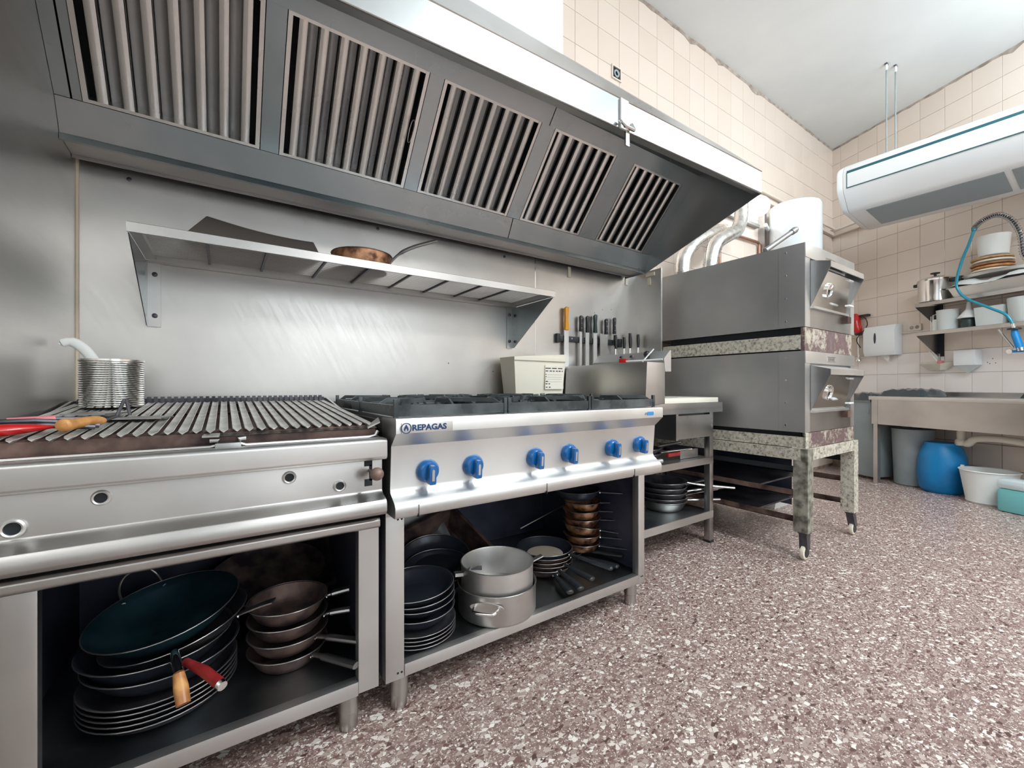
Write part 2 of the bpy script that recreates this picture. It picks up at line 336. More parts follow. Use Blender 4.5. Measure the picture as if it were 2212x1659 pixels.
# stainless cladding of the walls
pn = MB().box(XL + .004, 1.634, YW - .006, YW, .0, 1.84); struct('steel_panel', pn, 'splash', parent=wb)
pn = MB().box(1.638, 2.62, YW - .008, YW, .0, 1.845); struct('steel_panel', pn, 'splash', parent=wb)
pn = MB().box(XL, XL + .004, -.6, YW - .01, 0, 2.3); struct('steel_panel', pn, 'splash', parent=wl)
struct('corner_strip', MB().box(XL + .004, XL + .011, YW - .012, YW - .006, .9, 1.82), 'strap', parent=wb)
struct('panel_joint', MB().box(1.634, 1.638, YW - .0075, YW, .9, 1.84), 'polish', parent=wb)
for x, z in ((-.299, 1.786), (.638, 1.795), (1.40, 1.786), (2.24, 1.55), (2.16, 1.52), (2.33, 1.56), (1.32, 1.09), (1.03, 1.13)):
    r = .008 if z > 1.7 else .003
    struct('screw', MB().lathe([(r, -.0), (r, -.003), (r * .5, -.004)], (x, YW - .006, z), 10, 'y'), 'iron', parent=wb)
# beige clips at the top of the right panel
for k, (x, z, dy) in enumerate(((1.92, 1.775, 0), (2.49, 1.80, 0), (2.45, 1.85, 0))):
    struct('tape_strip', MB().box(x - .012, x + .012, YW - .014, YW - .008, z - .04, z + .03), 'tape', parent=wb)
# junction box hole with wires
jb = Th('junction_box', 'open junction box with grey wires high on the cream tiles', 'junction box', (2.38, YW - .012, 3.30))
jb.part('frame', MB().rings([[(2.33, YW - .006, 3.25), (2.43, YW - .006, 3.25), (2.43, YW - .006, 3.35), (2.33, YW - .006, 3.35)], [(2.33, YW - .018, 3.25), (2.43, YW - .018, 3.25), (2.43, YW - .018, 3.35), (2.33, YW - .018, 3.35)], [(2.34, YW - .018, 3.26), (2.42, YW - .018, 3.26), (2.42, YW - .018, 3.34), (2.34, YW - .018, 3.34)], [(2.34, YW - .006, 3.26), (2.42, YW - .006, 3.26), (2.42, YW - .006, 3.34), (2.34, YW - .006, 3.34)]]), 'trunk')
jb.part('back_plate', MB().box(2.34, 2.42, YW - .010, YW - .007, 3.26, 3.34), 'gap')
jb.part('wire', MB().tube([(2.38 + .028 * math.cos(a) * (1 - a / 30), YW - .016, 3.295 + .028 * math.sin(a) * (1 - a / 30)) for a in [k * .4 for k in range(36)]], .0042, 6), 'bin')
# pipes and trunking on the walls
def pipe(name, label, cat, pts, r, m, base, clips=(), frame='W', group=None):
    t = Th(name, label, cat, base, group, frame); t.part('pipe', MB().tube(pts, r, 10), m)
    for c in clips: t.part('clip', MB().lathe([(r * 1.5, -.01), (r * 1.5, .01)], c, 10, 'z'), m)
    return t
zt = 2.90
t = Th('cable_trunking', 'cream cable trunking running across the end wall under the air conditioner', 'trunking', (-.9, .0, zt), frame='E')
t.part('duct', MB().box(-3.2, -.012, .007, .05, zt - .025, zt + .03), 'trunk', bev=.003)
t.part('pipe', MB().tube([(-3.2, .03, zt + .12), (-1.0, .03, zt + .10), (-.4, .03, zt + .055), (-.15, .05, zt + .045), (-.03, .09, zt + .04)], .016, 8), 'trunk')
t = Th('wall_pipe', 'cream pipes along the cooking wall running to the corner', 'pipe', (5.3, YW - .03, zt))
t.part('duct', MB().box(4.0, 6.33, YW - .045, YW - .007, zt - .02, zt + .02), 'trunk', bev=.003)
t.part('pipe', MB().tube([(3.9, YW - .03, zt + .09), (5.9, YW - .03, zt + .07), (6.24, YW - .06, zt + .05)], .014, 8), 'trunk')
pipe('copper_pipe', 'copper water pipe with an elbow on the wall by the water heater', 'pipe', [(3.88, 2.12, 2.43), (4.15, 2.12, 2.437), (4.415, 2.12, 2.445), (4.44, 2.12, 2.435), (4.447, 2.12, 2.41), (4.447, 2.12, 1.9)], .014, 'copper', (4.2, 2.12, 2.43), [(4.447, 2.12, 2.3)])
pipe('copper_pipe', 'straight upright copper pipe on the wall between ducts and water heater', 'pipe', [(3.72, 2.12, 2.42), (3.72, 2.12, 1.85)], .014, 'copper', (3.72, 2.12, 1.85), [(3.72, 2.12, 2.25)])
t = Th('steel_channel', 'grey metal channel on the wall above the copper pipe', 'channel', (4.2, 2.12, 2.6)); t.part('rail', MB().box(3.6, 4.42, 2.10, 2.143, 2.585, 2.615), 'steel_dark')
# ================================================================== extractor hood
H0, H1 = XL + .005, 2.46
def fz(x): return 2.005 + .030 * (x - .25)
hood = Th('extractor_hood', 'long stainless steel extractor hood with baffle filters over the cooking line', 'extractor hood', (1.0, 1.6, 1.82))
def hl(poly_fn, m, name, x0=H0, x1=H1, **k):
    return hood.part(name, MB().loft([(x0, *p) for p in poly_fn(x0)], [(x1, *p) for p in poly_fn(x1)]), m, **k)
hl(lambda x: [(1.162, fz(x)), (1.160, fz(x) + .002), (1.160, fz(x) + .118), (1.162, fz(x) + .12), (1.168, fz(x) + .12), (1.168, fz(x))], 'fascia', 'fascia')
hl(lambda x: [(1.168, fz(x) + .002), (1.21, fz(x) + .012), (1.21, fz(x) + .016), (1.168, fz(x) + .006)], 'steel', 'fascia_lip')
hl(lambda x: [(1.162, fz(x) + .115), (1.30, 2.335), (2.13, 2.335), (2.13, 2.342), (1.297, 2.342), (1.157, fz(x) + .12)], 'steel', 'roof')
hl(lambda x: [(1.95, 1.822), (1.90, 1.915), (1.903, 1.918), (1.955, 1.826)], 'hood', 'grease_trough', H0, 1.296)
hl(lambda x: [(1.95, 1.822), (1.90, 1.915), (1.903, 1.918), (1.955, 1.826)], 'hood', 'grease_trough', 1.301, H1)
hl(lambda x: [(1.958, 1.816), (1.958, 1.826), (2.08, 1.829), (2.08, 1.81)], 'steel', 'trough_base')
hl(lambda x: [(1.945, 1.80), (1.958, 1.80), (1.958, 1.822), (1.945, 1.819)], 'hood', 'trough_lip')
hl(lambda x: [(2.08, 1.80), (2.086, 1.80), (2.13, 2.33), (2.12, 2.33)], 'steel_dark', 'back_panel')
# slope carrying the filters
def slope(u, off=0):     # u metres up the slope from its lower edge; off = out of the plane toward the cook
    dy, dz = -.666, .746; return (1.90 + dy * u - dz * off * 1.0, 1.918 + dz * u + dy * off)
def slab(x0, x1, u0, u1, o0, o1, m, name, parent=None):
    P = [slope(u0, o0), slope(u1, o0), slope(u1, o1), slope(u0, o1)]
    return hood.part(name, MB().loft([(x0, *p) for p in P], [(x1, *p) for p in P]), m, parent)
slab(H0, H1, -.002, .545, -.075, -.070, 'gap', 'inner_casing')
slab(H0, 1.297, .463, .56, -.004, .002, 'hood', 'upper_panel'); slab(1.302, H1, .463, .56, -.004, .002, 'hood', 'upper_panel')
hood.part('inner_ceiling', MB().box(H0, H1, 1.305, 1.545, 2.322, 2.328), 'hood')
slab(H0, -.405, 0, .463, -.004, .003, 'hood', 'filler_panel'); slab(-.400, -.378, 0, .463, -.004, .003, 'hood', 'filler_panel')
for a, b_ in ((.114, .175), (.685, .746), (1.255, 1.335), (1.775, 1.915), (2.365, H1)): slab(a, b_, 0, .463, -.004, .004, 'hood', 'filler_panel')
FL = [(-.376, .111), (.178, .682), (.749, 1.252), (1.338, 1.772), (1.918, 2.362)]
for fi, (a, b_) in enumerate(FL):
    fr = slab(a, a + .014, 0, .463, -.02, .004, 'filter', 'baffle_filter')
    slab(b_ - .014, b_, 0, .463, -.02, .004, 'filter', 'filter_frame', fr)
    slab(a + .014, b_ - .014, 0.0, .010, -.06, .002, 'filter', 'filter_frame', fr); slab(a + .014, b_ - .014, .453, .463, -.02, .002, 'filter', 'filter_frame', fr)
    nb = 7 if fi < 3 else 6; pitch = (b_ - a - .028) / nb
    for row in (0, 1):
        for k in range(nb):
            x = a + .014 + pitch * (k + .5) + (pitch * .5 if row else 0)
            if row and k == nb - 1: continue
            wd = .0165 if not row else .02; mb = MB(); n = 5; prof = []
            for q in range(n + 1):
                an = PI * q / n; prof.append((x - wd * math.cos(an), (.0 if not row else -.050) + (1 if not row else -1) * (math.sin(an) * .012 - .012)))
            out = prof + [(px_, po - .0015) for px_, po in prof[::-1]]
            A_ = [(px_, *slope(.010, po)) for px_, po in out]; B_ = [(px_, *slope(.455, po)) for px_, po in out]
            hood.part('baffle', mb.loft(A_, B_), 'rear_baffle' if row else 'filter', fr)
pts = [(.66, *slope(.20, .02)), (.645, *slope(.20, .035)), (.640, *slope(.24, .04)), (.645, *slope(.28, .035)), (.66, *slope(.28, .02)), (.668, *slope(.24, .006)), (.66, *slope(.20, .02))]
hood.part('filter_handle', MB().tube(catmull(pts, 4), .0022, 6), 'steel')
e1 = [(2.13, 1.80), (1.945, 1.80), (1.162, fz(H1)), (1.162, fz(H1) + .12), (1.30, 2.335), (2.13, 2.335)]
hood.part('end_panel', MB().prism(e1, 'x', H1, H1 + .005), 'hood')
hood.part('bracket', MB().box(1.31, 1.355, 1.152, 1.16, 2.035, 2.155), 'white_matt')
hood.part('clamp', MB().tube([(1.305, 1.150, 2.06), (1.30, 1.135, 2.045), (1.31, 1.13, 2.03), (1.36, 1.13, 2.03), (1.375, 1.14, 2.04), (1.375, 1.155, 2.07)], .008, 8), 'polish')
hood.part('clamp', MB().box(1.325, 1.345, 1.14, 1.148, 1.965, 2.03), 'polish')
for x in (.66, .70, 1.26, 1.28): hood.part('rivet', MB().lathe([(.005, 0), (.004, .003)], (x, *slope(-.03, 0.0)), 8, 'y'), 'iron')
# ================================================================== globe lamp, water heater, ducts
t = Th('globe_lamp', 'lit white globe lamp on the wall behind the hood corner', 'lamp', (4.24, 2.06, 2.73))
t.part('holder', MB().lathe([(.05, 0), (.05, -.02), (.035, -.03)], (4.24, YW - .007, 2.73), 20, 'y'), 'white_plastic')
t.part('globe', MB().lathe([(.095 * math.sin(a), .095 * math.cos(a)) for a in [PI * k / 12 for k in range(13)]], (4.24, 2.025, 2.73), 24), 'lamp', label='glowing opal glass globe')
t = Th('water_heater', 'white cylindrical enamelled water heater on the wall behind the ovens', 'water heater', (4.65, 1.88, 1.95))
t.part('tank', MB().lathe([(.12, 1.95), (.20, 1.96), (.222, 2.0), (.222, 2.745), (.212, 2.772), (.19, 2.785), (.05, 2.80)], (4.65, 1.88, 0), 48), 'white_enamel')
t.part('badge', MB().lathe([(.016, 0), (.013, .006)], (4.863, 1.81, 2.66), 12, 'x'), 'steel')
t.part('bracket', MB().box(4.47, 4.51, 2.08, YW - .007, 2.35, 2.8), 'steel_dark')
t.part('valve', MB().tube([(4.50, 2.06, 2.57), (4.36, 2.02, 2.575)], .018, 10), 'white_plastic')
def duct(label, pts, r):
    P = catmull(pts, 14); mb = MB(); rr = [r * (1 + .045 * (k % 2)) for k in range(len(P))]; mb.tube(P, rr, 20)
    t = Th('flexible_duct', label, 'duct', pts[0]); t.part('hose', mb, 'foil'); t.part('collar', MB().lathe([(r * .98, 0), (r * 1.1, .003), (r * 1.1, .03), (r * .98, .034)], pts[0], 20), 'steel'); return t
duct('ribbed aluminium flexible duct nearest the hood rising from the upper oven', [(2.88, 1.93, 1.835), (2.90, 1.93, 1.98), (3.00, 1.92, 2.10), (3.18, 1.92, 2.20), (3.42, 1.95, 2.30), (3.8, 2.0, 2.40)], .052)
duct('ribbed aluminium flexible duct with a bent elbow between the first duct and the lamp', [(3.03, 1.80, 1.835), (3.05, 1.80, 1.98), (3.12, 1.80, 2.10), (3.30, 1.81, 2.20), (3.50, 1.84, 2.30), (3.60, 1.86, 2.48), (3.63, 1.90, 2.85)], .052)
t = Th('oven_peel', 'grey rod handle resting on top of the upper oven', 'tool', (2.78, 1.24, 1.832)); 
t.part('rod', MB().tube([(2.78, 1.29, 1.845), (2.985, 1.22, 1.985)], .016, 12), 'steel_dark'); t.part('grip', MB().tube([(2.975, 1.223, 1.978), (3.0, 1.215, 1.995), (3.015, 1.21, 2.005)], [.019, .021, .014], 12), 'steel_dark')
# ================================================================== air conditioner
t = Th('air_conditioner', 'long white ceiling-hung air conditioner on two thin rods', 'air conditioner', (5.05, .55, 2.6))
prof = [(4.79, 3.05), (4.755, 3.01), (4.745, 2.97), (4.745, 2.84), (4.76, 2.80), (4.86, 2.67), (4.90, 2.645), (5.45, 2.60), (5.50, 2.62), (5.50, 3.05)]
t.part('body', MB().prism(prof, 'y', -.6, 1.52), 'white_plastic', bev=.006)
t.part('end_cap', MB().loft([(x, 1.52, z) for x, z in prof], [(x if x < 5 else x - .02, 1.57, z * .94 + 2.83 * .06) for x, z in prof]), 'white_plastic', bev=.01)
t.part('slot', MB().box(4.741, 4.747, -.6, 1.49, 2.962, 2.984), 'ac_dark'); t.part('slot', MB().box(4.741, 4.747, -.6, 1.49, 2.826, 2.831), 'ac_dark'); t.part('slot', MB().box(4.741, 4.747, 1.488, 1.493, 2.826, 2.97), 'ac_dark')
t.part('front_panel', MB().box(4.738, 4.746, -.6, 1.486, 2.833, 2.96), 'white_plastic', bev=.002)
for y0, y1 in ((-.58, .52), (.56, 1.40)):
    t.part('intake_grille', MB().add([(4.925, y0, 2.637), (5.35, y0, 2.601), (5.35, y1, 2.601), (4.925, y1, 2.637), (4.925, y0, 2.643), (5.35, y0, 2.608), (5.35, y1, 2.608), (4.925, y1, 2.643)], [(0, 1, 2, 3), (7, 6, 5, 4), (0, 4, 5, 1), (1, 5, 6, 2), (2, 6, 7, 3), (3, 7, 4, 0)]), 'ac_grey')
for (x, y) in ((5.07, 1.29), (5.17, 1.25)):
    r = t.part('hanging_rod', MB().tube([(x, y, 3.03), (x - .004, y, 3.5), (x, y, 3.94)], .006, 8), 'bin'); t.part('sleeve', MB().tube([(x, y, 3.93), (x, y, CEIL)], .010, 8), 'white_plastic', r); t.part('hook', MB().box(x - .02, x + .02, y - .01, y + .01, CEIL - .01, CEIL), 'iron', r)
# ================================================================== wall shelf
SH0, SH1 = -.245, 1.455
t = Th('wall_shelf', 'stainless slatted shelf on triangular brackets fixed to the backsplash', 'shelf', (.6, 2.0, 1.24))
t.part('front_rail', MB().prism([(1.738, 1.478), (1.738, 1.508), (1.742, 1.510), (1.775, 1.508), (1.775, 1.503), (1.744, 1.503), (1.744, 1.478)], 'x', SH0 - .005, SH1 + .005), 'steel')
t.part('back_rail', MB().box(SH0, SH1, 2.09, YW - .01, 1.478, 1.508), 'steel')
t.part('side_rail', MB().box(SH0, SH0 + .03, 1.744, 2.09, 1.480, 1.506), 'steel'); t.part('side_rail', MB().box(SH1 - .03, SH1, 1.744, 2.09, 1.480, 1.506), 'steel')
nsl = 22
for k in range(nsl):
    y = 1.782 + k * (2.084 - 1.782) / (nsl - 1); t.part('slat', MB().box(SH0 + .03, SH1 - .03, y - .0032, y + .0032, 1.498, 1.5025), 'steel')
for x in (-.05, .13, .33, .50, .68, .86, 1.04, 1.20): t.part('cross_bar', MB().box(x - .004, x + .004, 1.744, 2.09, 1.489, 1.4975), 'iron')
for x0, s in ((SH0 - .003, 1), (SH1 + .003, -1)):
    b_ = t.part('bracket', MB().prism([(1.75, 1.478), (YW - .008, 1.478), (YW - .008, 1.235), (2.12, 1.235)], 'x', x0, x0 + .003 * s), 'hood')
    t.part('flange', MB().box(x0, x0 + .042 * s, YW - .012, YW - .008, 1.232, 1.478), 'steel', b_)
    for z in (1.275, 1.435): t.part('bolt', MB().lathe([(.009, 0), (.009, -.005), (.005, -.007)], (x0 + .024 * s, YW - .012, z), 10, 'y'), 'iron', b_)
# things on the shelf
t = Th('baking_tray', 'warped grey metal tray lying at the left of the wall shelf', 'tray', (.12, 1.96, 1.504))
A_ = []; B_ = []; n = 12
for k in range(n + 1):
    u = k / n; x = -.057 + .382 * u; z = 1.636 + .030 * (1 - u) ** 1.6 - .006 * math.sin(u * PI); A_.append((-.115 + .43 * u, 1.80 + .01 * u, 1.506)); B_.append((x, 2.05, z))
mb = MB(); vs = A_ + B_; mb.add(vs + [(v[0], v[1] - .003, v[2] + .003) for v in vs], [(i, i + 1, n + 2 + i, n + 1 + i) for i in range(n)] + [(2 * n + 2 + i, 2 * n + 2 + n + 1 + i, 2 * n + 2 + n + 2 + i, 2 * n + 2 + i + 1) for i in range(n)])
t.part('sheet', mb, 'tray_grey'); t.part('rim', MB().tube(B_, .005, 6), 'steel'); t.part('rim', MB().tube([A_[0], B_[0]], .004, 6), 'steel_dark'); t.part('rim', MB().tube([A_[-1], B_[-1]], .004, 6), 'steel_dark')
# ------------------------------------------------------------------ pans
cache = {}
def cm(key, name, fn, m, bev=0):
    k = (key, m)
    if k not in cache: cache[k] = mesh(name, fn(), m, bev=bev)
    return cache[k]
def vessel(rb, rt, h, t=.002, curve=.25):
    prof = [(0, 0), (rb * .96, 0), (rb, .003)]; n = 5
    for k in range(1, n + 1):
        u = k / n; prof.append((rb + (rt - rb) * (u ** (1 - curve)), .003 + (h - .003) * u))
    prof.append((rt + .003, h + .0015)); prof.append((rt - t, h))
    for k in range(n - 1, -1, -1):
        u = k / n; prof.append((max(rb + (rt - rb) * (u ** (1 - curve)) - t, .01), .003 + t + (h - .003 - t) * u))
    prof.append((rb * .9, t + .001)); prof.append((0, t + .001)); return MB().lathe(prof, (0, 0, 0), 40)
def handle(style, r, h, ln, rise):
    mb = MB(); z = h - .012
    if style == 'strip':
        P = catmull([(r - .004, 0, z), (r + ln * .25, 0, z + rise * .35), (r + ln * .7, 0, z + rise * .8), (r + ln, 0, z + rise)], 5); n = len(P)
        for i in range(n - 1):
            w_ = .011 + .003 * (i / n); mb.bar(P[i], P[i + 1] + (P[i + 1] - P[i]) * .05, w_ * 2, .004)
    elif style == 'tube': mb.tube(catmull([(r - .002, 0, z), (r + ln * .2, 0, z + rise * .35), (r + ln * .5, 0, z + rise * .65), (r + ln, 0, z + rise)], 5), [.009] * 6 + [.0135] * 10, 10, flat=.65)
    elif style == 'plastic':
        mb.tube(catmull([(r - .002, 0, z), (r + ln * .3, 0, z + rise * .4), (r + ln * .6, 0, z + rise * .75), (r + ln * .9, 0, z + rise), (r + ln, 0, z + rise)], 5), [.009] * 4 + [.014] * 5 + [.018] * 6 + [.018, .018, .017, .015, .011, .005], 10, flat=.55)
    elif style == 'loops':
        mb.tube(catmull([(r - .002, -.035, z), (r + .03, -.03, z + .012), (r + .04, 0, z + .016), (r + .03, .03, z + .012), (r - .002, .035, z)], 4), .004, 8)
    return mb
ORD = ['topmost', 'second from the top', 'third from the top', 'fourth from the top', 'fifth from the top', 'sixth from the top', 'seventh from the top', 'eighth from the top', 'ninth from the top', 'tenth from the top']
def pan(label, loc, rb, rt, h, m='nonstick', style='strip', ang=0, ln=.18, rise=.03, hm='iron', name='frying_pan', cat='pan', group=None, tilt=(0, 0), rivets=True, curve=.25):
    for a_, b_ in (('sixth', 'six'), ('fifth', 'five'), ('fourth', 'four'), ('third', 'three'), ('second', 'two')):
        for th_ in ('', 'the '): label = label.replace('%s from the top of %s%s' % (a_, th_, b_), 'lowest of %s%s' % (th_, b_))
    t = Th(name, label, cat, loc, group, 'L', (tilt[0], tilt[1], 0)); key = (rb, rt, h, curve)
    t.part('body', cm(('v',) + key, 'body', lambda: vessel(rb, rt, h, curve=curve), m), m)
    t.part('rim', cm(('rim', rt, h), 'rim', lambda: MB().lathe([(rt + .0036 + .0016 * math.cos(a), h + .001 + .0016 * math.sin(a)) for a in [PI * 2 * q / 6 for q in range(6)]], (0, 0, 0), 44, cap=False, closed=True), 'rim'), 'rim')
    if style:
        hd = t.part('handle', cm(('h', style, rt, h, ln, rise), 'handle', lambda: handle(style, rt, h, ln, rise), hm), hm); hd.rotation_euler = (0, 0, ang)
        if style == 'loops': h2 = t.part('handle', hd.data, hm); h2.rotation_euler = (0, 0, ang + PI)
        if rivets and style != 'loops':
            rv = t.part('rivet', cm(('r', rt, h), 'rivet', lambda: MB().lathe([(.005, 0), (.004, .003)], (rt + .001, -.009, h - .013), 8, 'x').lathe([(.005, 0), (.004, .003)], (rt + .001, .009, h - .013), 8, 'x'), 'polish'), 'polish', hd)
    return t
pan('small frying pan with a burnt copper-coloured side on the wall shelf', (.495, 1.885, 1.504), .112, .122, .062, 'copperish', 'tube', .08, .235, .155, 'steel_dark')
# ================================================================== tin can with spoon
t = Th('tin_can', 'large ribbed tin can standing at the back left of the grill', 'tin can', (-.30, 1.86, .935))
pr = [(0, .935), (.077, .935)]; z = .94
while z < 1.075: pr += [(.079, z), (.0765, z + .0035)]; z += .007
pr += [(.080, 1.080), (.080, 1.086), (.077, 1.086), (.075, 1.08), (.075, .942), (0, .942)]
t.part('can', MB().lathe(pr, (-.30, 1.86, 0), 40), 'polish')
t = Th('ladle', 'white plastic ladle handle leaning out of the ribbed tin can', 'ladle', (-.30, 1.86, .95))
t.part('handle', MB().tube(catmull([(-.29, 1.86, .96), (-.345, 1.87, 1.08), (-.375, 1.875, 1.125), (-.40, 1.875, 1.14), (-.425, 1.875, 1.132)], 6), [.012] * 6 + [.015] * 12 + [.013] * 5 + [.005] * 2, 12, flat=.5, up=(0, 1, 0)), 'white_matt')
t.part('bowl', MB().lathe([(0, .945), (.025, .95), (.03, .965), (.028, .965), (0, .955)], (-.29, 1.86, 0), 16), 'white_matt')
# ================================================================== charcoal grill
G0, G1 = -.432, .385
t = gr = Th('char_grill', 'wide stainless grill with ridged steel bars at the left of the range', 'grill', (0, 1.65, 0))
t.part('front_panel', MB().prism([(1.235, .79), (1.235, .70), (1.225, .690), (1.195, .680), (1.188, .668), (1.188, .648), (1.195, .638), (1.27, .634), (1.27, .79)], 'x', G0, G1 - .004), 'steel', bev=.002)
t.part('top_rim', MB().prism([(1.205, .852), (1.198, .846), (1.198, .800), (1.205, .792), (1.24, .792), (1.24, .842), (1.25, .852)], 'x', G0, G1), 'steel_light', bev=.003)
t.part('body', MB().prism([(1.27, .64), (1.27, .80), (1.36, .82), (2.06, .90), (2.06, .64)], 'x', G0, G1 - .01), 'rust')
t.part('side_panel', MB().prism([(1.24, .85), (1.24, .64), (2.08, .64), (2.08, .95), (2.02, .95), (1.36, .86)], 'x', G1 - .012, G1 - .004), 'steel_dark')
t.part('side_panel', MB().prism([(1.24, .85), (1.24, .64), (2.08, .64), (2.08, .95), (2.02, .95), (1.36, .86)], 'x', G0, G0 + .008), 'steel_dark')
t.part('grease_channel', MB().prism([(1.24, .845), (1.24, .83), (1.30, .83), (1.30, .855), (1.295, .855), (1.29, .84)], 'x', G0, G1 - .01), 'rust')
t.part('drip_rail', MB().tube([(G0 + .01, 1.262, .852), (-.03, 1.262, .852), (-.012, 1.262, .856), (-.012, 1.262, .868), (-.03, 1.262, .868)], .006, 8), 'steel')
t.part('drip_rail', MB().tube([(.375, 1.262, .87), (.368, 1.262, .856), (.35, 1.262, .852), (.045, 1.262, .852), (.03, 1.262, .858), (.03, 1.262, .869), (.045, 1.262, .870)], .006, 8), 'steel_light')
t.part('rail_catch', MB().box(-.02, .035, 1.25, 1.28, .842, .862), 'steel_dark', bev=.004)
t.part('bar_support', MB().prism([(1.285, .855), (1.285, .885), (1.29, .887), (1.34, .889), (1.34, .86)], 'x', G0, G1 - .01), 'rust')
t.part('bar_support', MB().box(G0, G1 - .01, 1.995, 2.04, .90, .932), 'rust')
t.part('burner_bed', MB().box(G0 + .01, G1 - .015, 1.34, 2.0, .84, .85), 'gap')
def sy(y): return .891 + (y - 1.29) * (.938 - .891) / .73
nb = 29
for k in range(nb):
    x = G0 + .022 + k * .0272; j = random.uniform(-.0012, .0012); w_ = .0098; P = []
    sec = [(-w_, .003), (-w_ * .9, .0045), (-w_ * .6, .003), (0, .0015), (w_ * .6, .003), (w_ * .9, .0045), (w_, .003), (0, -.006)]
    y0 = 1.272 + random.uniform(-.006, .004)
    R = [[(x + sx * .55 + j, y0 - .004, sy(y0) + sz * .5) for sx, sz in sec], [(x + sx + j, y0 + .012, sy(y0) + sz) for sx, sz in sec], [(x + sx, 2.015, sy(2.015) + sz) for sx, sz in sec]]
    t.part('grill_bar', MB().rings(R), 'bars')
mb = MB()
for k in range(40): mb.box(G0 + .02 + k * .0195, G0 + .031 + k * .0195, 2.043, 2.062, .93, .962)
mb.box(G0 + .01, G1 - .015, 2.05, 2.06, .925, .955); t.part('rear_comb', mb, 'iron')
t.part('scraper_strip', MB().prism([(1.258, .878), (1.262, .876), (1.275, .879), (1.275, .882), (1.262, .879)], 'x', -.02, .372), 'steel')
for xx in (-.045, .345): t.part('curled_end', MB().loft([(xx, 1.256, .877), (xx + .005, 1.278, .880), (xx + .004, 1.278, .884), (xx, 1.256, .881)], [(xx + .034, 1.250, .893 if xx > 0 else .877), (xx + .036, 1.275, .904 if xx > 0 else .881), (xx + .036, 1.275, .908 if xx > 0 else .885), (xx + .034, 1.250, .897 if xx > 0 else .881)]), 'bars')
for x, z, r in ((-.343, .722, .019), (-.217, .764, .0165), (.139, .764, .0165), (.263, .726, .0165)):
    e = t.part('port_ring', MB().lathe([(r, 0), (r, -.004), (r * .82, -.007), (r * .66, -.005), (r * .66, 0)], (x, 1.235, z), 24, 'y', cap=False, closed=True), 'steel_light')
    t.part('port_hole', MB().lathe([(r * .66, 0), (r * .66, -.001)], (x, 1.2355, z), 20, 'y'), 'gap', e)
lv = t.part('lever_slot', MB().box(.330, .352, 1.2335, 1.236, .772, .79).box(.344, .352, 1.2335, 1.236, .73, .775).box(.331, .352, 1.2335, 1.236, .715, .735), 'gap')
t.part('lever_knob', MB().tube([(.345, 1.236, .76), (.348, 1.19, .758)], .005, 8).lathe([(.0185 * math.sin(a), .0185 * math.cos(a)) for a in [PI * k / 10 for k in range(11)]], (.35, 1.182, .757), 20), 'iron_warm')
# open cabinet below
t.part('base_rail', MB().prism([(1.245, .617), (1.238, .610), (1.238, .594), (1.245, .587), (1.30, .587), (1.30, .617)], 'x', G0, G1 - .008), 'steel', bev=.003)
t.part('stile', MB().box(.323, .381, 1.27, 1.305, .105, .587), 'steel_light'); t.part('stile', MB().box(-.372, -.318, 1.27, 1.30, 0.105, .587), 'steel', bev=.006)
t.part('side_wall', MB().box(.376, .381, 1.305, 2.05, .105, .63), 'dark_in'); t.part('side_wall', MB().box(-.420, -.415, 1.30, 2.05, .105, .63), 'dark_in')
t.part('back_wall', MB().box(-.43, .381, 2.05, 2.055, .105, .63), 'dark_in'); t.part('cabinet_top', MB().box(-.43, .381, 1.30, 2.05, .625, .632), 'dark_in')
t.part('shelf', MB().box(-.42, .376, 1.30, 2.05, .132, .140), 'deck'); t.part('shelf_edge', MB().box(-.43, .322, 1.268, 1.30, .100, .1405), 'steel_light', bev=.002)
for x, y in ((.302, 1.30), (-.36, 1.30), (.302, 1.98), (-.36, 1.98)):
    t.part('foot', MB().lathe([(.0, 0), (.024, 0), (.026, .004), (.026, .05), (.028, .052), (.028, .105)], (x, y, 0), 20), 'steel')
dp = t.part('side_door', MB().box(-.432, -.376, 1.262, 1.285, .02, .584), 'steel', bev=.008)
for z in (.13, .30): t.part('door_hole', MB().lathe([(.009, 0), (.009, -.001)], (-.395, 1.2612, z), 14, 'y'), 'gap', dp)
# tools lying on the grill
t = Th('grill_spatula', 'metal spatula with a rounded wooden handle lying on the grill bars', 'spatula', (-.27, 1.4, .90))
t.part('handle', MB().tube(catmull([(-.292, 1.31, .914), (-.285, 1.33, .916), (-.255, 1.38, .918), (-.240, 1.40, .918)], 4), [.010, .014, .015, .015, .0135, .012, .012, .013, .013, .012, .010, .008, .006], 14), 'wood_orange')
t.part('shank', MB().tube([(-.240, 1.40, .918), (-.225, 1.44, .925), (-.215, 1.47, .965), (-.212, 1.475, .967), (-.205, 1.48, .925)], .004, 8), 'iron'); t.part('blade', MB().prism([(-.30, 1.50), (-.14, 1.46), (-.12, 1.54), (-.16, 1.58), (-.29, 1.56)], 'z', .910, .913).xf(Matrix.Translation((0, 0, .004))), 'steel_dark')
t = Th('tongs', 'red-handled metal tongs on the grill at the left edge', 'tongs', (-.36, 1.32, .895))
t.part('handle', MB().tube(catmull([(-.42, 1.28, .905), (-.385, 1.29, .91), (-.34, 1.31, .912), (-.31, 1.33, .912)], 4), [.014, .016, .018, .019, .019, .018, .017, .015, .013, .011, .008, .006, .004], 12, flat=.7), 'red')
t.part('arm', MB().tube([(-.40, 1.33, .925), (-.34, 1.34, .925), (-.29, 1.36, .918), (-.245, 1.375, .908)], .006, 8), 'iron'); t.part('arm', MB().tube([(-.40, 1.31, .915), (-.32, 1.335, .915), (-.25, 1.36, .906)], .006, 8), 'iron')
